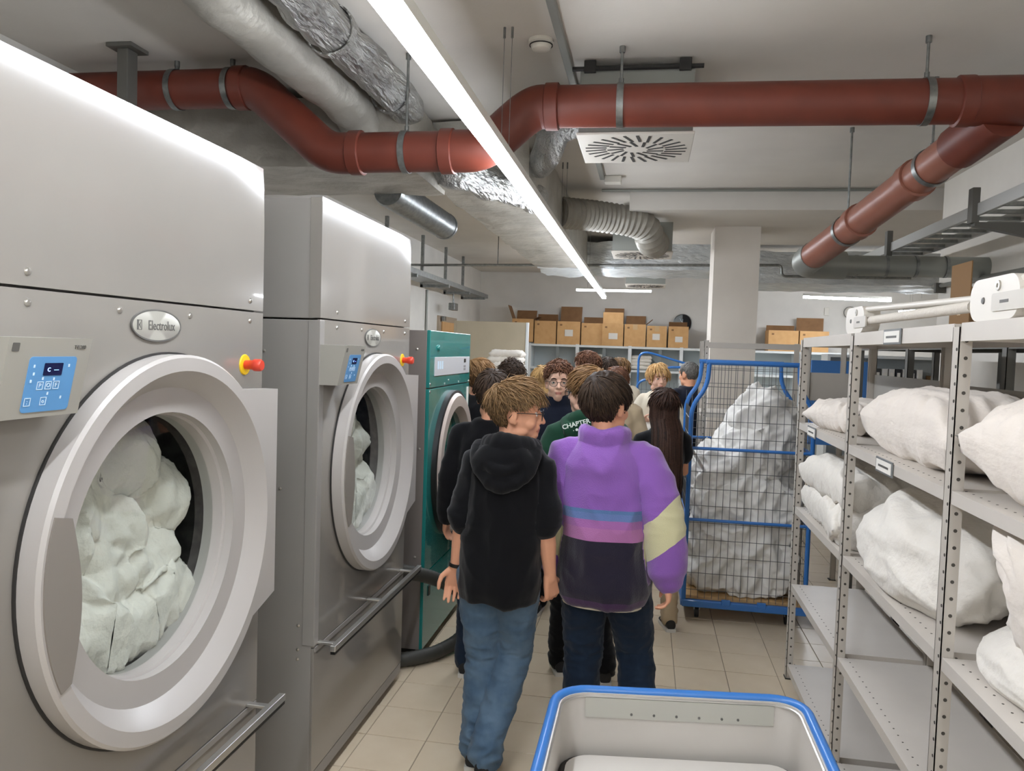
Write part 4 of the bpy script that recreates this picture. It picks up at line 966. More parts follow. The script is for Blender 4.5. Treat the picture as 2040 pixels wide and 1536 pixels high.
# beige tall panel at the left rear
pn = empty('partition_panel', (-2.2, 11.6, 0)); MB().box(-2.86, -1.79, 11.5, 11.54, 0, 2.28, .004).build('panel_board', M_beige, pn); MB().box(-1.79, -1.75, 11.49, 11.55, 0, 2.28, .003).build('edge_post', M_farshelf, pn); MB().box(-2.9, -2.86, 11.49, 11.55, 0, 2.28, .003).build('edge_post', M_beige, pn)
tag(pn, 'tall beige panel behind the green dryer at the left rear', 'panel')
st_ = empty('low_cabinet', (-2.05, 10.9, 0)); MB().box(-2.5, -1.6, 10.6, 11.2, 0, 1.14, .01).build('cabinet_body', M_beige, st_); MB().box(-2.52, -1.58, 10.58, 11.2, 1.14, 1.16, .004).build('cabinet_top', M_farshelf, st_)
tag(st_, 'low beige cabinet carrying the tall towel pile', 'cabinet')
for i in range(8):
    pillow('towel', (-1.95+random.uniform(-.03, .03), 10.85, 1.21+.085*i), .62-.02*i, .44, .1, (random.uniform(-.03, .03), random.uniform(-.03, .03), random.uniform(-.12, .12)), 'folded white towel in the tall pile before the beige panel', 50+i, M_linen, 'towels in the tall pile', .25, 18, 'towel', .01)
# office-like shelf and things far right
ofs = empty('office_shelf', (3.5, 11.5, 0)); OY = 11.4
MB().box(2.5, 2.54, OY, OY+.4, 0, 1.95).build('side_board', M_farshelf, ofs); MB().box(4.6, 4.64, OY, OY+.4, 0, 1.95).build('side_board', M_farshelf, ofs)
for z in (1.93, 1.45, 1.0, .5): MB().box(2.54, 4.6, OY, OY+.4, z-.02, z+.02).build('shelf_board', M_farshelf, ofs)
MB().box(2.54, 4.6, OY+.4, OY+.41, 0, 1.93).build('back_sheet', M_farback, ofs)
tag(ofs, 'white office shelf seen through the bedding rack', 'shelf')
bd = MB().box(2.05, 2.75, 10.2, 10.24, .8, 1.86, .004).build('blue_board', mat('blue_board', (70, 130, 205), .5)); tag(bd, 'blue board standing behind the far bay of the rack', 'board')
bl = empty('board_leg_frame', (2.4, 10.25, 0)); MB().box(2.1, 2.14, 10.24, 10.28, 0, 1.8).build('leg', M_steel, bl); MB().box(2.66, 2.7, 10.24, 10.28, 0, 1.8).build('leg', M_steel, bl); tag(bl, 'steel stand carrying the blue board', 'stand')
for i in range(9):
    x = 3.0+i*.09; cl = [(40, 40, 44), (220, 218, 214), (60, 60, 62), (225, 222, 218), (214, 212, 208)][i % 5]
    o = empty('ring_binder', (x, OY+.1, 1.47)); MB().box(x-.037, x+.037, OY+.04, OY+.33, 1.471, 1.471+.3, .004).build('binder_cover', mat('binder_%d' % (i % 5), cl, .5), o); MB().box(x-.02, x+.02, OY+.036, OY+.041, 1.6, 1.72).build('spine_label', M_paper, o)
    tag(o, ['dark', 'white', 'charcoal', 'pale', 'light grey'][i % 5]+' ring binder on the office shelf, number %s in the row' % ['one', 'two', 'three', 'four', 'five', 'six', 'seven', 'eight', 'nine'][i], 'binder', 'ring binders on the office shelf')
carton(3.9, 4.3, .22, 'small open cardboard box beside the ring binders', [('f', 30, .1)], y0=OY+.05, z0=1.471, dpt=.3)
# fan-like lamp and soap dispenser silhouettes near the right
ds = empty('paper_dispenser', (1.95, 5.2, 1.4)); MB().ell((1.9, 5.35, 1.62), (.1, .12, .13), 20, 14).build('dispenser_body', mat('dispenser_beige', (196, 188, 176), .5), ds); MB().box(1.88, 1.95, 5.3, 5.42, 1.386, 1.55, .01).build('dispenser_foot', M_darkrack, ds); tag(ds, 'rounded beige dispenser on the dark rack behind the bedding', 'dispenser')
# second blue trolley at the back
c = empty('cage_trolley', (.6, 10.5, 0)); q0, q1, qy = -.1, .75, 10.4
for (pts, rd) in (([(q0, qy, .1), (q0, qy, 1.5), (q0+.2, qy, 1.55), (q0+.35, qy, 1.7), (q1, qy, 1.72), (q1, qy, .1)], .016), ([(q0, qy+.7, .1), (q0, qy+.7, 1.85), (q0+.1, qy+.7, 1.9), (q1, qy+.7, 1.7), (q1, qy+.7, .1)], .016)): MB().tube(rounded(pts, .1), rd, 10).build('frame_tube', M_blue, c)
wm = MB()
for i in range(15): wm.tube([(q0+.06*i, qy, .15), (q0+.06*i, qy, 1.5)], .002, 4)
for i in range(11): wm.tube([(q0, qy, .2+.12*i), (q1, qy, .2+.12*i)], .002, 4)
wm.build('wire_mesh', M_wire, c); MB().box(q0, q1, qy, qy+.7, .1, .15, .004).build('base_beam', M_blue, c)
for (x, y) in ((q0+.08, qy+.08), (q1-.08, qy+.08), (q0+.08, qy+.6), (q1-.08, qy+.6)): MB().lathe([(.0001, -.014), (.05, -.014), (.05, .014), (.0001, .014)], (x, y, .05), (1, 0, 0), 14).build('caster_wheel', M_dark, c)
tag(c, 'empty blue cage trolley at the back behind the woman in white', 'trolley')
# alarm light on the far wall
al = empty('wall_alarm', (3.4, YF, 2.75)); MB().box(3.12, 3.2, YF-.04, YF, 2.66, 2.8, .006).build('switch_box', M_det, al); MB().lathe([(.0001, .12), (.06, .1), (.1, .05), (.1, 0)], (3.55, YF, 2.72), (0, -1, 0), 18).build('lamp_dome', M_det, al); MB().lathe([(.1, .06), (.108, .06), (.108, .04), (.1, .04)], (3.55, YF, 2.72), (0, -1, 0), 18, closed=True).build('dome_ring', M_ink, al)
tag(al, 'round bulkhead fitting and switch high on the far wall', 'fitting')
# ------------------------------------------------------------------ people
def skin_mat(name, col, lip):
    M = attr_mat(name, col, [('lips', .5, 2, lip)], None, .5, .05, .12, 180, .002)
    return M
SKIN = skin_mat('skin', (226, 166, 134), (200, 128, 108))
SKIN2 = skin_mat('skin_fair', (234, 188, 164), (212, 142, 128))
def hair_mat(name, dark, light, zlo=None, zhi=None, sc=90):
    M = bpy.data.materials.new(name); M.use_nodes = True; N = M.node_tree.nodes; L = M.node_tree.links; b = N['Principled BSDF']
    b.inputs['Roughness'].default_value = .6; b.inputs['Specular IOR Level'].default_value = .2
    at = N.new('ShaderNodeAttribute'); at.attribute_name = 'tone'
    tc = N.new('ShaderNodeTexCoord'); n = N.new('ShaderNodeTexNoise'); n.inputs['Scale'].default_value = sc; n.inputs['Detail'].default_value = 3
    L.new(tc.outputs['Object'], n.inputs['Vector'])
    ad = N.new('ShaderNodeMath'); ad.operation = 'MULTIPLY_ADD'; ad.inputs[1].default_value = .5; L.new(n.outputs[0], ad.inputs[0]); L.new(at.outputs['Fac'], ad.inputs[2])
    r = N.new('ShaderNodeValToRGB'); r.color_ramp.elements[0].position = .3; r.color_ramp.elements[1].position = 1.0
    r.color_ramp.elements[0].color = lin(dark); r.color_ramp.elements[1].color = lin(light)
    L.new(ad.outputs[0], r.inputs[0]); L.new(r.outputs[0], b.inputs['Base Color'])
    bp = N.new('ShaderNodeBump'); bp.inputs['Strength'].default_value = .4; bp.inputs['Distance'].default_value = .004
    L.new(n.outputs[0], bp.inputs['Height']); L.new(bp.outputs[0], b.inputs['Normal'])
    return M
def cloth(name, col, col2=None, rough=.9): return mat(name, col, rough, col2=col2, ns=60, sheen=.15, bump=.25, bs=260, bd=.002, spec=.15)
M_denim = mat('blue_denim', (98, 120, 140), .85, col2=(74, 97, 120), ns=9, sheen=.1, bump=.3, bs=320, bd=.002, spec=.15)
M_denimd = mat('dark_denim', (30, 44, 62), .85, col2=(24, 36, 52), ns=9, sheen=.1, bump=.3, bs=320, bd=.002, spec=.15)
M_blackc = cloth('black_cotton', (13, 13, 16)); M_navy = cloth('navy_cotton', (24, 28, 42)); M_green = cloth('green_fleece', (30, 66, 48))
M_cream = cloth('cream_knit', (216, 206, 186)); M_beigec = cloth('beige_cotton', (192, 172, 142)); M_greyc = cloth('grey_cotton', (92, 92, 94)); M_bluec = cloth('blue_cotton', (66, 104, 146))
M_sole = mat('shoe_sole', (215, 212, 205), .6); M_shoe = mat('black_shoe', (24, 24, 26), .6)
M_eye = mat('eye_white', (228, 224, 218), .2); M_iris = mat('iris', (58, 44, 34), .2); M_frame = mat('glasses_frame', (22, 18, 16), .3)
M_print = mat('white_print', (206, 216, 206), .7); M_redp = mat('red_print', (190, 44, 40), .7)

def ering(cx, cy, z, rx, ry, n=28, p=2.4):
    out = []
    for i in range(n):
        a = 2*PI*i/n; c, s = math.cos(a), math.sin(a)
        out.append(Vector((cx+rx*abs(c)**(2/p)*(1 if c >= 0 else -1), cy+ry*abs(s)**(2/p)*(1 if s >= 0 else -1), z)))
    return out
def chain(mb, pts, rs, n=12):
    """capsule chain with rounded ends"""
    pts = [Vector(p) for p in pts]; P = []; Rr = []
    for i in range(len(pts)-1):
        k = 4
        for j in range(k):
            t = j/k; P.append(pts[i].lerp(pts[i+1], t)); Rr.append(rs[i]*(1-t)+rs[i+1]*t)
    P.append(pts[-1]); Rr.append(rs[-1])
    d0 = (P[0]-P[1]).normalized(); d1 = (P[-1]-P[-2]).normalized()
    pre = [(P[0]+d0*Rr[0]*s, Rr[0]*c) for s, c in ((.97, .22), (.8, .6), (.45, .89))]; post_ = [(P[-1]+d1*Rr[-1]*s, Rr[-1]*c) for s, c in ((.45, .89), (.8, .6), (.97, .22))]
    mb.tube([p for p, _ in pre]+P+[p for p, _ in post_], [q for _, q in pre]+Rr+[q for _, q in post_], n)
def V(*a): return Vector(a)
def hand(mb, W, d, n, s, curl=.5, spread=.0, sc=1.0, fist=False):
    """W wrist, d towards fingertips, n palm side, s thumb side"""
    W = Vector(W); d = Vector(d).normalized(); n = (Vector(n)-d*Vector(n).dot(d)).normalized(); s = (Vector(s)-d*Vector(s).dot(d)-n*Vector(s).dot(n)).normalized()
    def P(a, b, c): return W+(d*a+s*b+n*c)*sc
    for (b0, b1) in ((-.022, -.03), (-.008, -.01), (.006, .01), (.018, .03)):
        chain(mb, [P(-.01, b0*.7, 0), P(.04, b0*1.1, .0), P(.085, b1, .0)], [.019*sc, .0165*sc, .0125*sc], 10)
    for (b, L_, r_) in ((-.033, .058, .0082), (-.0115, .072, .0088), (.011, .078, .009), (.032, .07, .0088)):
        a = curl*(1.0+(.15 if b < 0 else 0)); p = P(.088, b, .0); pts = [p]; an = a*.5; dirb = b*spread
        for (f_, k_) in ((.45, 1), (.3, 1.9), (.25, 2.6)):
            th = a*k_*.62; pts.append(pts[-1]+(d*math.cos(th)+n*math.sin(th)+s*dirb*4).normalized()*L_*f_*sc*1.05)
        chain(mb, pts, [r_*sc, r_*.97*sc, r_*.9*sc, r_*.8*sc], 8)
    t0 = P(.018, .028, .006); t1 = t0+(d*.55+s*.62+n*.35).normalized()*.042*sc; t2 = t1+(d*.85+s*.2+n*.4).normalized()*.032*sc; t3 = t2+(d*.95+n*.35-s*.05).normalized()*.024*sc
    chain(mb, [t0, t1, t2, t3], [.0155*sc, .012*sc, .0105*sc, .0085*sc], 8)
def person(label, X, Y, H, heading, body, top, legs, hair, head_yaw=0, head_pitch=0, vox=.008, arms=None, legpose=None, lean=(0, 0), glasses=False, eyes=True, skin=SKIN, cvox=.009, hands=True, build=1.0, sleeve=(.0, 1.0), shoes=True, name='person', extra=None, broad=1.0, crop=False):
    """local frame: faces +y, right hand at +x, feet at z=0. body parts scale with H/1.75"""
    k = H/1.75; root = empty(name, (X, Y, 0), heading); LOCAL.add(root.name)
    lx, ly = lean
    def L(z): t = max(0, z-.9)/.85; return V(lx*t, ly*t, 0)
    B = build
    # joints
    shz = 1.415; sw = .158*broad
    shL, shR = V(-sw, -.012, shz)+L(shz), V(sw, -.012, shz)+L(shz)
    arms = arms or {}
    aL = arms.get('L', [(-.06, .0, -.27), (-.035, .05, -.24)]); aR = arms.get('R', [(.06, .0, -.27), (.035, .05, -.24)])
    elL = shL+V(*aL[0]); wrL = elL+V(*aL[1]); elR = shR+V(*aR[0]); wrR = elR+V(*aR[1])
    lp = legpose or {}
    hipL, hipR = V(-.088, 0, .90), V(.088, 0, .90)
    knL = V(*lp.get('kL', (-.095, .02, .48))); anL = V(*lp.get('aL', (-.1, -.01, .085))); knR = V(*lp.get('kR', (.095, .02, .48))); anR = V(*lp.get('aR', (.1, -.01, .085)))
    hc = V(0, .012, 1.615)+L(1.63)
    Rh = Matrix.Rotation(head_yaw, 3, 'Z')@Matrix.Rotation(head_pitch, 3, 'X')
    HS = 1.1
    def hp(x, y, z): return hc+Rh@V(x, y, z)*HS
    # ---- skin body
    mb = MB()
    def he(c, r_, rot=None):
        q = MB().ell((0, 0, 0), r_, 20, 14, rot); mb.add([hp(*(Vector(v)+Vector(c))) for v in q.v], q.f, True)
    he((0, -.014, .034), (.0745, .095, .0865)); he((0, .02, -.01), (.068, .068, .08)); he((0, .026, -.048), (.056, .058, .062)); he((0, .05, -.088), (.032, .036, .026)); he((0, .064, -.092), (.022, .022, .02))
    for s in (-1, 1):
        he((s*.038, .052, -.03), (.026, .03, .028)); he((s*.046, .012, -.07), (.02, .045, .024), Euler((.3, 0, 0)))
        he((s*.076, -.012, -.006), (.008, .019, .031), Euler((-.2, s*.0, s*-.35)));  he((s*.079, -.006, .012), (.008, .014, .016)); he((s*.074, -.002, -.028), (.007, .009, .012))
        he((s*.028, .078, .03), (.026, .012, .009)); he((s*.03, .072, .006), (.016, .012, .011))
        he((s*.0105, .092, -.026), (.009, .011, .008))
    he((0, .067, .045), (.05, .025, .032))
    q = MB(); chain(q, [(0, .082, .022), (0, .094, .0), (0, .107, -.022)], [.0085, .0105, .0115], 10); mb.add([hp(*v) for v in q.v], q.f, True)
    he((0, .082, -.048), (.026, .016, .013)); he((0, .0895, -.0535), (.0215, .0075, .0052)); he((0, .088, -.063), (.019, .0078, .0058)); he((0, .079, -.078), (.022, .014, .012))
    nb = V(0, -.02, 1.455)+L(1.46)
    chain(mb, [nb, nb+(hp(0, -.022, -.05)-nb)*.5, hp(0, -.022, -.05)], [.066*B, .056*B, .054*B], 16)
    # torso under the clothes
    T = [(1.47, .07, .055), (1.43, .1, .07), (1.37, .135, .085), (1.28, .145, .095), (1.1, .125, .085), (.98, .135, .09), (.9, .14, .095), (.84, .12, .09)]
    mb.loft([[p+L(z) for p in ering(0, -.01, z, a*B, b*B)] for z, a, b in T[::-1]])
    for (a, b, c, sd) in ((shL, elL, wrL, -1), (shR, elR, wrR, 1)):
        chain(mb, [a+V(0, 0, -.035), a.lerp(b, .5), b], [.04*B, .042*B, .037*B]); chain(mb, [b, b.lerp(c, .35), b.lerp(c, .8), c], [.038*B, .04*B, .03*B, .027*B])
    for (a, b, c) in ((hipL, knL, anL), (hipR, knR, anR)):
        chain(mb, [a, a.lerp(b, .5), b], [.075*B, .065*B, .05*B]); chain(mb, [b, b.lerp(c, .35), c], [.05*B, .05*B, .036*B])
        chain(mb, [c, c+V(0, .1, -.03)], [.036, .03])
    hd = arms.get('hands', {})
    if hands:
        for (key, b, c, sd) in (('L', elL, wrL, -1), ('R', elR, wrR, 1)):
            dd = (c-b).normalized(); cfg = hd.get(key, {})
            hand(mb, c, cfg.get('d', dd+V(0, .08, 0)), cfg.get('n', (-sd, -.15, 0)), cfg.get('s', (0, 1, 0)), cfg.get('curl', .55))
    me = remesh(mb, vox, 3 if vox < .006 else 2); P = vco(me)
    hl = (P-np.array(hc))@np.array(Rh)/HS   # head-local coordinates
    lips = ((np.abs(hl[:, 0]) < .019) & (hl[:, 1] > .084) & (np.abs(hl[:, 2]+.058) < .0075)).astype(float)
    fattr(me, 'lips', lips); setco(me, P*k)
    link(me, 'body', skin, root)
    # ---- eyes, brows, glasses
    if eyes:
        for s in (-1, 1):
            e = MB(); c_ = hp(s*.0315, .0735, .0075); e.ell(c_*k, (.0128*k,)*3, 14, 10); eo = e.build('eye', M_eye, root, False)
            f_ = Rh@V(0, 1, 0); MB().lathe([(.0001, .0136*k), (.003*k, .0132*k), (.0055*k, .0118*k)], c_*k, f_, 14).build('iris', M_iris, eo)
            l = MB(); l.tube([hp(s*(.0315+x), .0885-abs(x)*.25, .0165-x*x*22)*k for x in (-.015, -.008, 0, .008, .015)], .0028*k, 6); l.build('eyelid', skin, eo)
            q = MB(); q.tube([hp(s*x, .0905-(x-.03)**2*9-.002, z)*k for x, z in ((.014, .0275), (.024, .032), (.036, .033), (.049, .028))], [.003*k, .0042*k, .004*k, .002*k], 6, ell=1.0); q.build('eyebrow', hair['m'], root)
    if glasses:
        gl = MB()
        for s in (-1, 1):
            pts = [hp(s*.033+.024*math.cos(a), .104-.1*abs(.024*math.cos(a)+s*.0)*.15, .004+.0205*math.sin(a))*k for a in [2*PI*i/20 for i in range(20)]]
            gl.tube(pts, .0017*k, 6, closed=True)
            gl.tube([hp(s*.057, .103, .012)*k, hp(s*.078, .09, .014)*k, hp(s*.082, .02, .012)*k, hp(s*.083, -.012, .008)*k, hp(s*.079, -.026, -.012)*k], .0018*k, 6)
        gl.tube([hp(-.01, .106, .008)*k, hp(0, .109, .011)*k, hp(.01, .106, .008)*k], .0016*k, 6)
        go = gl.build('glasses', M_frame, root, False)
        ln = MB()
        for s in (-1, 1):
            ln.add([hp(s*.033+.024*math.cos(a), .1035, .004+.0205*math.sin(a))*k for a in [2*PI*i/20 for i in range(20)]], [tuple(range(20))])
        ln.build('lenses', M_lens, go)
    # ---- hair
    build_hair(hair, hp, Rh, hc, k, root)
    # ---- trousers
    mb = MB(); lw = legs.get('w', 1.0)*B
    mb.loft([[p+L(z) for p in ering(0, -.012, z, a*B, b*B)] for z, a, b in ((.80, .135, .11), (.86, .158, .118), (.92, .165, .122), (.98, .16, .115), (1.03, .15, .105))])
    hem = legs.get('hem', 0)
    for (a, b, c) in ((hipL, knL, anL), (hipR, knR, anR)):
        chain(mb, [a+V(0, 0, -.0), a.lerp(b, .45), b], [.096*lw, .088*lw, .07*lw], 16)
        chain(mb, [b, b.lerp(c, .5), c+V(0, 0, .03), c+V(0, 0, .0)], [.07*lw, .068*lw, .062*lw, .064*lw], 16)
    me = remesh(mb, cvox, 4); P = vco(me); Nn = vno(me)
    d = .006*ridge(P, 7, len(label) % 50, (1, 1, 1.6))+.004*ridge(P, 15, 3, (1, 1, 1.8))*(1+1.2*np.exp(-((P[:, 2]-.47)/.1)**2)+1.6*np.exp(-((P[:, 2]-.1)/.09)**2))
    setco(me, (P+Nn*d[:, None])*k); tr = link(me, legs.get('name', 'trousers'), legs['m'], root)
    if legs.get('pockets'):
        for s in (-1, 1):
            pk = MB(); q = []
            for (x, z) in ((-.045, .93), (.045, .93), (.045, .85), (0, .825), (-.045, .85)): q.append((s*.072+x, z))
            pk.tube([V(x, -.139+.9*(x*x)-.0*(z-.8), z)*k for x, z in q], .0018*k, 5, closed=True); pk.build('pocket_seam', M_denimd, tr)
    # ---- shoes
    if shoes:
        for (c, s) in ((anL, -1), (anR, 1)):
            q = MB(); z0 = max(0, c.z-.085); g0 = z0
            rings = []
            for (y, w_, h0, h1) in ((-.075, .018, .02, .06), (-.07, .032, .012, .085), (-.03, .038, .012, .1), (.03, .04, .012, .085), (.09, .046, .012, .06), (.14, .045, .012, .045), (.175, .034, .014, .034), (.188, .015, .018, .026)):
                rings.append([V(c.x+w_*math.cos(a), c.y+y, g0+(h0+h1)/2+(h1-h0)/2*math.sin(a)) for a in [2*PI*i/16 for i in range(16)]])
            q.loft(rings); q.v = [tuple(Vector(v)*k) for v in q.v]; so = q.build('shoe', M_shoe, root)
            q = MB(); prof = [(-.08, .02), (-.075, .034), (-.03, .041), (.03, .043), (.09, .049), (.14, .048), (.178, .036), (.194, .015)]
            loop = [V(c.x-w_, c.y+y, 0) for y, w_ in prof]+[V(c.x+w_, c.y+y, 0) for y, w_ in prof[::-1]]
            q.loft([[p+V(0, 0, g0) for p in loop], [p+V(0, 0, g0+.024) for p in loop]]); q.v = [tuple(Vector(v)*k) for v in q.v]; q.build('shoe_sole', M_sole, so)
    # ---- top
    mb = MB(); tw = top.get('w', 1.0)*B; hem = top.get('hem', .86); bl = top.get('blouse', 0)
    TT = [(hem, .16+bl*.4, .12+bl*.3), (hem+.05, .168+bl, .125+bl), (1.05, .162+bl*.9, .122+bl*.9), (1.18, .164+bl*.5, .124+bl*.5), (1.28, .168, .126), (1.36, .164, .12), (1.41, .145, .105), (1.45, .105, .088), (1.485, .078, .073)]
    mb.loft([[p+L(z) for p in ering(0, -.012, z, a*tw, b*tw, p=2.3)] for z, a, b in TT])
    sl = top.get('sleeve', 1.0); sr = top.get('sr', .062); sblo = top.get('sblo', .0)
    for (a, b, c) in ((shL, elL, wrL), (shR, elR, wrR)):
        ac = a+V(0, 0, -.018)
        if sl <= 1:   # short sleeve: fraction of the upper arm
            e = a.lerp(b, sl); chain(mb, [ac.lerp(V(0, a.y, a.z), .25), ac, e], [.06*tw, .062*tw, sr*tw], 16)
        else:
            e = b.lerp(c, min(1.0, sl-1)); chain(mb, [ac.lerp(V(0, a.y, a.z), .25), ac, a.lerp(b, .5), b], [.06*tw, .064*tw, (sr+.004+sblo*.6)*tw, (sr+sblo)*tw], 16)
            chain(mb, [b, b.lerp(e, .5), b.lerp(e, .88), e], [(sr+sblo)*tw, (sr+sblo*.8)*tw, (sr*.86+sblo*.5)*tw, sr*.68*tw], 16)
    if top.get('hood'):
        for i in range(-8, 9):
            an = i/8*2.6; rr = .098*tw; th = .024+.014*max(0, math.cos(an)); p = V(rr*math.sin(an), -.022-rr*.95*math.cos(an), 1.476+.012*math.cos(an))+L(1.48); mb.ell(p, (th*1.1, th, th*1.15), 14, 10)
        mb.ell(V(0, -.128, 1.405)+L(1.4), (.135, .036, .085), 24, 16); mb.ell(V(0, -.14, 1.35)+L(1.35), (.09, .03, .05), 20, 12)
        for (wd, zt, zb, yy, rr) in ((.135, 1.47, 1.315, -.158, .02), (.10, 1.47, 1.385, -.165, .016)):
            pts = [V(wd*math.sin(a_)*(1-.12*math.cos(a_)), -.05+(yy+.05)*math.cos(a_*.92)**.6 if abs(a_) < 1.5 else -.05, zt+(zb-zt)*max(0, math.cos(a_)))+L(1.4) for a_ in [PI/2*q/8 for q in range(-8, 9)]]
            chain(mb, pts, [rr]*len(pts), 10)
    if top.get('collar'):
        hgt = top['collar']
        for i in range(24):
            an = 2*PI*i/24; p = V(.078*math.sin(an), -.018+.075*math.cos(an), 1.47)+L(1.47); chain(mb, [p, p+V(.008*math.sin(an), .008*math.cos(an)-.004, hgt)], [.026, .02], 8)
    me = remesh(mb, cvox, top.get('smooth', 5)); P = vco(me); Nn = vno(me); sd = len(label) % 17
    amp = top.get('fold', 1.0)
    low = np.exp(-((P[:, 2]-hem)/.18)**2)
    d = amp*(.012*ridge(P, 4.2, sd, (1.5, 1, .7))+.006*ridge(P, 9, sd+4, (1.3, 1, .9))+.004*low*fnoise(P, 16, sd, (1, 1, .3)))
    # creases round the elbows
    for b in (elL, elR):
        q = np.exp(-(((P-np.array(b))**2).sum(1))/.09**2); d += amp*.007*q*ridge(P, 16, sd+9, (.5, .5, 1.6))
    P2 = P+Nn*d[:, None]
    # attributes: height and signed distance along each arm
    fattr(me, 'hz', P[:, 2]-.02*np.cos(P[:, 0]*9))
    fattr(me, 'front', P[:, 1]-.0*P[:, 0])
    def armc(a, b, c):
        A = np.array(a); Bq = np.array(b); Cq = np.array(c); ab = Bq-A; bc = Cq-Bq
        t1 = np.clip(((P-A)@ab)/(ab@ab), 0, 1); d1 = np.linalg.norm(P-(A+t1[:, None]*ab), axis=1); t2 = np.clip(((P-Bq)@bc)/(bc@bc), 0, 1); d2_ = np.linalg.norm(P-(Bq+t2[:, None]*bc), axis=1)
        t = np.where(d1 < d2_, t1, 1+t2); return t, np.minimum(d1, d2_)
    tL, dL = armc(shL, elL, wrL); tR, dR = armc(shR, elR, wrR); on = np.abs(P[:, 0]-lx*np.clip((P[:, 2]-.9)/.85, 0, 2)) > .163
    side = np.where(P[:, 0] < 0, tL, tR); dd = np.where(P[:, 0] < 0, dL, dR)
    ok = ((dd < .105) & on & (P[:, 2] < 1.40))
    fattr(me, 'arm', np.where(ok, side+top.get('slant', 0)*(np.abs(P[:, 0]-lx*np.clip((P[:, 2]-.9)/.85, 0, 2))-.28), -1.0)); fattr(me, 'torso_z', np.where(ok, 9, P[:, 2]-.0*P[:, 0]))
    setco(me, P2*k); to = link(me, top.get('name', 'top'), top['m'], root)
    if top.get('under'):
        q = MB(); z = hem-.022; q.loft([[p+L(z) for p in ering(0, -.012, zz, .166*tw, .12*tw)] for zz in (z, z+.04)]); q.v = [tuple(Vector(v)*k) for v in q.v]; q.build('undershirt_hem', M_cream, root)
    info = dict(root=root, hp=hp, k=k, top=to, wrL=wrL, wrR=wrR, elL=elL, elR=elR, L=L)
    tag(root, label, 'person')
    if extra: extra(info)
    return info
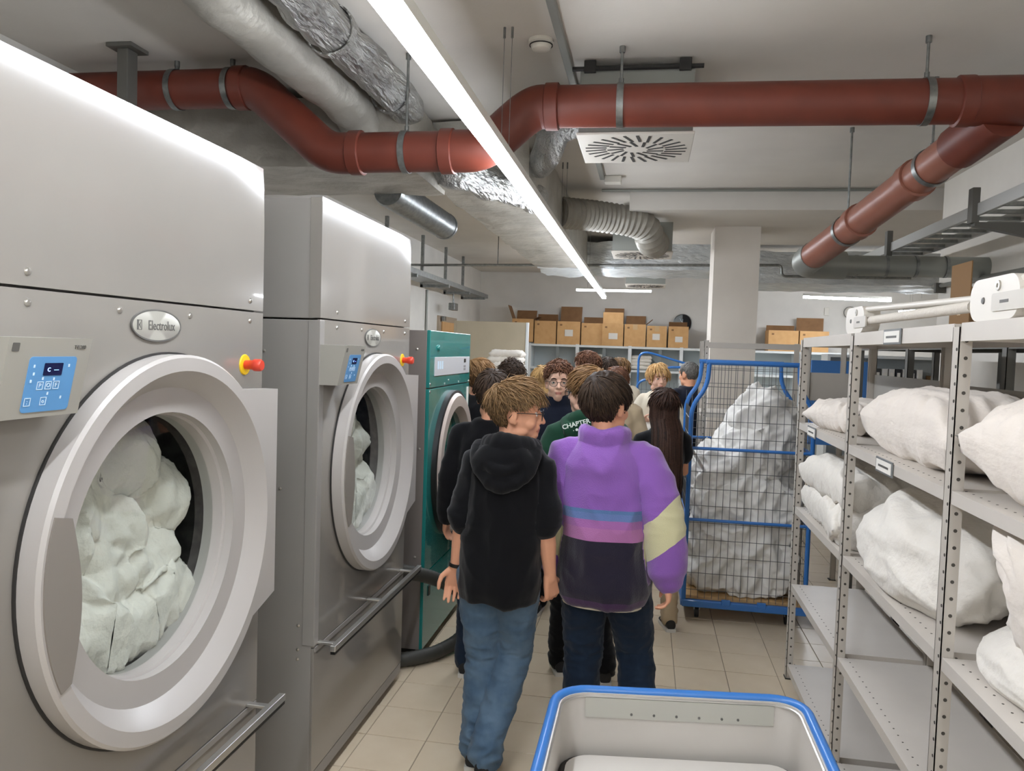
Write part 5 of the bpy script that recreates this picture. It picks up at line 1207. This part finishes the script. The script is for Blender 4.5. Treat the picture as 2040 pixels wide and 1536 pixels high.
def build_hair(hair, hp, Rh, hc, k, root):
    rng = random.Random(hair.get('seed', 1)); t = hair.get('t', .014); style = hair.get('style', 'short')
    rx, ry, rz = .0745, .095, .0865; C0 = V(0, -.014, .034)
    front = hair.get('front', .075); nape = hair.get('nape', -.06); sideb = hair.get('side', -.0); ear = hair.get('ear', .03)
    def mask(v):   # v: point on the cranium, head-local -> >0 where hair grows
        az = math.atan2(v.x, v.y); a = abs(az)
        if a < .7: lim = front
        elif a < 1.25: lim = front+(sideb-front)*((a-.7)/.55)
        elif a < 1.4: lim = sideb+(ear-sideb)*((a-1.25)/.15)
        elif a < 1.95: lim = ear
        elif a < 2.3: lim = ear+(nape-ear)*((a-1.95)/.35)
        else: lim = nape
        return (v.z-lim)/.02
    def surf(d, off):
        q = V(d.x*(rx+off), d.y*(ry+off), d.z*(rz+off))+C0
        if q.z < .0: # follow the back of the neck
            f_ = min(1, -q.z/.09); q.x *= 1+.0*f_; q.y = q.y if q.y > 0 else q.y*(1-.12*f_)
        return q
    mb = MB(); n, kk = 56, 40; vs = []; curl = hair.get('curl', 0)
    def dirv(th, ph): return V(math.sin(th)*math.cos(ph), math.sin(th)*math.sin(ph), math.cos(th))
    pts = [dirv(PI*i/kk*.86+1e-3, 2*PI*j/n) for i in range(kk+1) for j in range(n)]
    out = []
    for d in pts:
        base = surf(d, 0); m_ = max(0, min(1, mask(base)*.5+.5)); m_ = m_*m_*(3-2*m_)
        no = noise.noise(d*3.2+V(hair.get('seed', 1)*3.1, 0, 0))*.35+noise.noise(d*9)*.18+(noise.noise(d*16)*.8 if curl else 0)
        topf = 1+hair.get('vol', .6)*max(0, d.z)
        off = m_*t*topf*(1+no)-(1-m_)*.02
        out.append(surf(d, off))
    fs = [(i*n+j, i*n+(j+1) % n, (i+1)*n+(j+1) % n, (i+1)*n+j) for i in range(kk) for j in range(n)]
    fs += [tuple(range(n-1, -1, -1)), tuple(kk*n+j for j in range(n))]
    mb.add([hp(*p)*k for p in out], fs, True); tone = [.28+.25*rng.random()*.3+hair.get('grad', .0)*max(0, d.z) for d in pts]
    crown = V(.0, -.5, .86).normalized(); N_ = hair.get('n', 420)
    if style == 'bald': N_ = 0
    for i in range(N_):
        while True:
            d = V(rng.gauss(0, 1), rng.gauss(0, 1), rng.gauss(0, 1)).normalized(); b = surf(d, 0)
            if mask(b) > .2: break
        fl = (d-crown); fl = (fl-d*fl.dot(d))
        fl = fl.normalized() if fl.length > .05 else V(1, 0, 0)
        if hair.get('sweep'): fl = (fl+V(*hair['sweep'])*max(0, d.z+.1)); fl = (fl-d*fl.dot(d)).normalized()
        ms = hair.get('mess', .25); fl = (fl+V(rng.gauss(0, ms), rng.gauss(0, ms), rng.gauss(0, ms))); fl = (fl-d*fl.dot(d)).normalized()
        if curl: fl = (fl+V(rng.gauss(0, 1), rng.gauss(0, 1), rng.gauss(0, 1))*1.2).normalized()
        L_ = hair.get('len', .05)*rng.uniform(.6, 1.25)*(.45+.55*max(0, min(1, (d.z+.25)/.6)))*(1+.5*max(0, d.z)*hair.get('toplen', 1)); w_ = hair.get('sw', .0055)*rng.uniform(.6, 1.3)
        seg = 4; ps = []; cur = surf(d, t*(1+hair.get('vol', .6)*max(0, d.z))*.95); dirn = fl.copy(); lift = hair.get('lift', .25)*rng.uniform(.2, 1.4)
        for s_ in range(seg+1):
            ps.append(cur); nd = ((cur-C0)); nd = V(nd.x/rx**2, nd.y/ry**2, nd.z/rz**2).normalized()
            dirn = (dirn-nd*dirn.dot(nd)*.9).normalized()
            tw = V(math.sin(s_*2.4+i), math.cos(s_*2.4+i*1.7), math.sin(s_*3+i))*curl
            step = (dirn+nd*lift*(1-.5*s_/seg)+V(0, 0, -.25)*hair.get('grav', 1)+tw).normalized()
            if mask(cur) < hair.get('trunc', -.35)-(hair.get('fringe', .9) if abs(math.atan2(cur.x, cur.y)) < .7 else 0) and style != 'long': continue
            cur = cur+step*L_/seg
        o_ = len(mb.v); mb.tube([hp(*p)*k for p in ps], [w_*q*k for q in (.8, 1, .85, .55, .12)], 4, caps=False); tn = .25+.5*rng.random()+hair.get('grad', 0)*max(0, d.z)
        tone += [tn]*(len(mb.v)-o_)
    if style == 'long':
        LL = hair.get('fall', .4)
        for i in range(hair.get('nl', 150)):
            a = rng.uniform(-2.0, 2.0); sx = math.sin(a); cyy = -math.cos(a); z0 = rng.uniform(.0, .06)
            p = V(sx*(rx+.012), cyy*(ry+.008)*(.9)-.014, z0); ps = [hp(*p)]
            endx = sx*.085*rng.uniform(.7, 1.15); ps.append(hp(sx*.086, min(.02, cyy*.1-.01), -.06)); base = hc+V(0, 0, 0)
            bot = hp(0, 0, 0); L2 = LL*rng.uniform(.8, 1.1)
            bk = Rh@V(endx*1.1, min(-.0, cyy*.1)-.055, 0); ps.append(base+bk+V(0, -.03, -.15)); ps.append(base+bk+V(rng.uniform(-.01, .01), -.06, -.15-L2*.5)); ps.append(base+bk*1.0+V(rng.uniform(-.02, .02), -.06, -.15-L2))
            o_ = len(mb.v); mb.tube([p_*k for p_ in ps], [.011*k, .014*k, .014*k, .012*k, .002*k], 5, caps=False); tone += [.2+.5*rng.random()]*(len(mb.v)-o_)
    me = mb.mesh('hair'); fattr(me, 'tone', tone[:len(me.vertices)]+[.3]*max(0, len(me.vertices)-len(tone))); link(me, 'hair', hair['m'], root)
H_blond = hair_mat('hair_dark_blond', (38, 30, 22), (140, 110, 76)); H_dkbrown = hair_mat('hair_dark_brown', (20, 15, 12), (74, 58, 46)); H_brown = hair_mat('hair_brown', (42, 30, 22), (142, 108, 72))
H_red = hair_mat('hair_auburn', (50, 33, 26), (128, 88, 66)); H_black = hair_mat('hair_black', (20, 14, 12), (72, 50, 40)); H_long = hair_mat('hair_long_blond', (110, 80, 46), (204, 166, 110)); H_grey = hair_mat('hair_grey', (56, 54, 52), (142, 140, 136))
H_gblond = hair_mat('hair_gold_blond', (120, 84, 50), (216, 176, 120))
def rad(d): return math.radians(d)
# ---- the two in front
def p1x(i):
    k = i['k']; w_ = i['wrL']; e = i['elL']; p = w_.lerp(e, .06); d = (w_-e).normalized()
    MB().lathe([(.030*k, -.008), (.034*k, -.008), (.034*k, .008), (.030*k, .008)], p*k, d, 18, closed=True).build('wrist_band', M_black, i['root'])
    t = MB(); t.tube([V(.06*math.sin(a), -.15-.02*math.cos(a), .868)*k for a in (-1, 0, 1)], .002, 4)
person('boy in black hoodie with pushed-up sleeves, glasses and blue jeans, head turned right', -.61, 3.36, 1.725, rad(-3), None,
       dict(m=M_blackc, name='hoodie', sleeve=1.1, sr=.054, hood=True, hem=.78, w=1.0, blouse=.008, fold=1.3), dict(m=M_denim, name='jeans', pockets=True, w=1.08),
       dict(m=H_blond, t=.014, len=.058, n=1700, sw=.0028, seed=3, nape=-.085, front=.066, side=.028, ear=.03, sweep=(0, 1.0, .1), grad=.38, lift=.4, vol=.5, toplen=.7, grav=.4, fringe=.6, mess=.42),
       head_yaw=rad(-82), head_pitch=rad(-3), vox=.0045, cvox=.007, glasses=True, lean=(.07, .0), broad=.9, build=1.0,
       arms={'L': [(-.062, -.03, -.27), (-.035, .02, -.24)], 'R': [(.03, -.02, -.28), (.02, .05, -.25)], 'hands': {'L': dict(n=(.2, -1, 0), s=(-1, -.2, 0), curl=.55), 'R': dict(n=(-.6, .5, 0), s=(-.4, .9, 0), curl=.95)}},
       legpose=dict(kL=(-.075, .06, .48), aL=(-.075, -.02, .085), kR=(.065, .10, .50), aR=(.0, -.14, .12)), extra=p1x)
FL = attr_mat('fleece_purple', (136, 91, 170), [('torso_z', 0, 1.045, (34, 29, 45)), ('torso_z', 1.045, 1.10, (168, 108, 158)), ('torso_z', 1.10, 1.135, (158, 100, 160)), ('torso_z', 1.135, 1.165, (98, 120, 170)), ('torso_z', 1.165, 1.18, (84, 116, 158)), ('torso_z', 0, .785, (66, 40, 74)), ('arm', .85, 1.5, (206, 200, 160))], None, .95, .4, .5, 220, .004)
person('boy in purple fleece jacket with pale elbow patches and dark jeans, back turned', -.15, 3.52, 1.765, rad(-6), None,
       dict(m=FL, name='fleece_jacket', sleeve=2.02, sr=.066, sblo=.008, collar=.036, hem=.755, w=1.06, blouse=.014, fold=1.3, slant=3.0, under=True), dict(m=M_denimd, name='jeans', w=1.14),
       dict(m=H_dkbrown, t=.017, len=.055, n=1400, sw=.0032, seed=5, nape=-.09, front=.05, side=-.02, lift=.15, vol=.75, sweep=(.2, .5, 0), toplen=1.0),
       head_yaw=rad(-28), head_pitch=rad(2), vox=.006, cvox=.007, broad=1.08, build=1.03, lean=(-.02, .0),
       arms={'L': [(-.06, -.02, -.27), (-.0, .06, -.27)], 'R': [(.10, -.03, -.265), (.03, -.02, -.265)], 'hands': {'L': dict(n=(.3, .8, 0), s=(.9, .3, 0), curl=.9), 'R': dict(n=(-1, 0, 0), s=(0, 1, 0), curl=.9)}},
       legpose=dict(kL=(-.09, .05, .48), aL=(-.09, .0, .085), kR=(.14, .12, .5), aR=(.19, .0, .1)))
def p3x(i):
    k = i['k']; r_ = i['root']
    c = V(-.092, -.168, 1.462)
    text('CHAPTER', .036*k, M_print, (c.x*k, (c.y-.006)*k, c.z*k), (1, -.02, .28), (-.22, .4, .9), 'hood_lettering', r_, bold=.0008)
    text('\u2022 \u25CF \u2022', .02*k, M_print, (c.x*k+.004, (c.y-.018)*k, (c.z-.03)*k), (1, -.02, .28), (-.22, .4, .9), 'hood_print', r_)
person('boy in dark green hoodie with white lettering on the hood, between the two in front', -.315, 4.42, 1.77, rad(14), None,
       dict(m=M_green, name='hoodie', sleeve=2.0, sr=.066, hood=True, hem=.84, w=1.08, blouse=.012), dict(m=M_blackc),
       dict(m=H_brown, t=.017, len=.06, n=900, sw=.0036, seed=8, nape=-.08, front=.055, side=-.012, lift=.3, sweep=(0, .8, .2), grad=.3), head_yaw=rad(52), vox=.007, glasses=True, broad=1.05, skin=SKIN2, extra=p3x,
       legpose=dict(kL=(-.1, .0, .48), aL=(-.1, .05, .085), kR=(.1, .05, .48), aR=(.12, -.12, .1)))
def p4x(i):
    k = i['k']; L = i['L']
    for (x0, x1, z0, z1, m_) in ((-.085, -.05, 1.22, 1.36, M_redp), (-.045, -.03, 1.20, 1.36, M_print)):
        MB().box(x0*k, x1*k, .118*k, .13*k, z0*k, z1*k, .003).build('jacket_print', m_, i['root'])
person('boy with curly brown hair and round glasses facing the camera, black jacket', -.60, 5.45, 1.785, rad(172), None,
       dict(m=M_navy, name='jacket', sleeve=2.0, sr=.064, hem=.86, w=1.05, collar=.045), dict(m=M_blackc),
       dict(m=H_red, t=.014, len=.03, n=700, sw=.0045, seed=11, nape=-.05, front=.066, side=.02, curl=.5, lift=.6, vol=.9), head_yaw=rad(16), vox=.006, glasses=True, skin=SKIN2, extra=p4x)
def simple(label, X, Y, H, heading, topm, hairm, hy=0, seed=1, **kw):
    hk = dict(m=hairm, t=.017, len=.05, n=520, sw=.0042, seed=seed, nape=-.075, front=.058, side=-.01, lift=.3); hk.update(kw.pop('hair', {}))
    tp = dict(m=topm, name=kw.pop('tname', 'jacket'), sleeve=kw.pop('sleeve', 2.0), sr=.063, hem=.86, w=1.05); tp.update(kw.pop('top', {}))
    lg = kw.pop('legs', dict(m=M_denimd)); vx = kw.pop('vox', .009)
    return person(label, X, Y, H, rad(heading), None, tp, lg, hk, head_yaw=rad(hy), vox=vx, cvox=.012, **kw)
simple('dark-haired boy in black jacket just behind the boy in the black hoodie', -.85, 4.3, 1.735, 0, M_blackc, H_dkbrown, 10, 21, hair=dict(n=460, t=.018))
M_open = attr_mat('open_black_jacket', (16, 16, 19), [('front', .065, 1, (66, 104, 146))], None, .9, .1, .25, 260, .002)
simple('fair boy with glasses, black jacket over blue shirt, beside the green dryer', -1.29, 5.98, 1.77, -45, M_open, H_brown, -25, 22, glasses=True, hair=dict(grad=.4))
simple('boy with dark wavy hair in front of the towel pile, back turned', -1.09, 6.3, 1.76, 5, M_greyc, H_dkbrown, 0, 23, hair=dict(curl=.35, t=.02, lift=.5))
simple('girl with long dark-blond hair beside the curly boy', -.79, 6.1, 1.74, -15, M_blackc, H_long, 0, 24, hair=dict(style='long', fall=.3, t=.012, front=.05, nape=-.07, side=-.05, nl=130))
simple('tallest boy with brown hair near the far shelf', -.56, 7.6, 1.86, 60, M_greyc, H_red, 10, 25, hair=dict(curl=.2, lift=.35, t=.013), skin=SKIN2)
simple('small auburn-haired person in front of the tallest boy', -.50, 7.0, 1.74, 10, M_greyc, H_red, 0, 26)
simple('boy with black hair close to the far shelf', -.40, 8.3, 1.80, 15, M_navy, H_dkbrown, 0, 27)
simple('brown-haired woman half hidden behind the black-haired boy', -.28, 8.75, 1.79, 190, M_cream, H_brown, 15, 28, skin=SKIN2, hair=dict(nape=-.09, side=-.08, t=.02))
simple('auburn-haired person right behind the boy in purple, only the crown showing', -.235, 6.5, 1.735, 0, M_beigec, H_red, 0, 29)
def p14x(i):
    k = i['k']; q = crumple_ball((.0, .24*k, 1.13*k), (.12, .07, .07), 77, 30, 20, .25, 2.2); q.build('cloth_in_hands', M_linen, i['root'], False)
simple('blond woman in white sweater talking to the group, facing the camera', .13, 7.9, 1.755, 168, M_cream, H_gblond, 32, 30, eyes=True, skin=SKIN2, vox=.007, tname='sweater', sleeve=1.9,
       hair=dict(nape=-.10, side=-.085, front=.06, t=.018, len=.07, n=420, grad=.3), legs=dict(m=M_beigec), extra=p14x, build=.95,
       arms={'L': [(-.09, .05, -.26), (.16, .19, .04)], 'R': [(.09, .05, -.26), (-.16, .19, .06)], 'hands': {'L': dict(d=(1, .3, .1), n=(0, -.3, 1), s=(0, 1, 0), curl=.6), 'R': dict(d=(-1, .3, .1), n=(0, -.3, 1), s=(0, 1, 0), curl=.6)}})
simple('girl with long dark hair, black top and beige trousers beside the cage trolley', .135, 5.32, 1.635, 12, M_blackc, H_black, 10, 31, tname='top', sleeve=.55, build=.88, broad=.92, vox=.008,
       hair=dict(style='long', fall=.46, t=.012, nape=-.09, front=.05, side=-.06, nl=260, len=.06), legs=dict(m=M_beigec), top=dict(hem=.93, w=.98),
       arms={'L': [(-.05, .02, -.26), (.03, .2, -.08)], 'R': [(.03, .05, -.26), (-.02, .2, .04)]})
simple('grey-haired man in navy polo shirt at the back, beside the open rack', .48, 8.8, 1.79, 28, M_navy, H_grey, 15, 32, tname='polo_shirt', sleeve=.85, hair=dict(t=.008, len=.025, lift=.1, nape=-.06), build=1.1, broad=1.05)
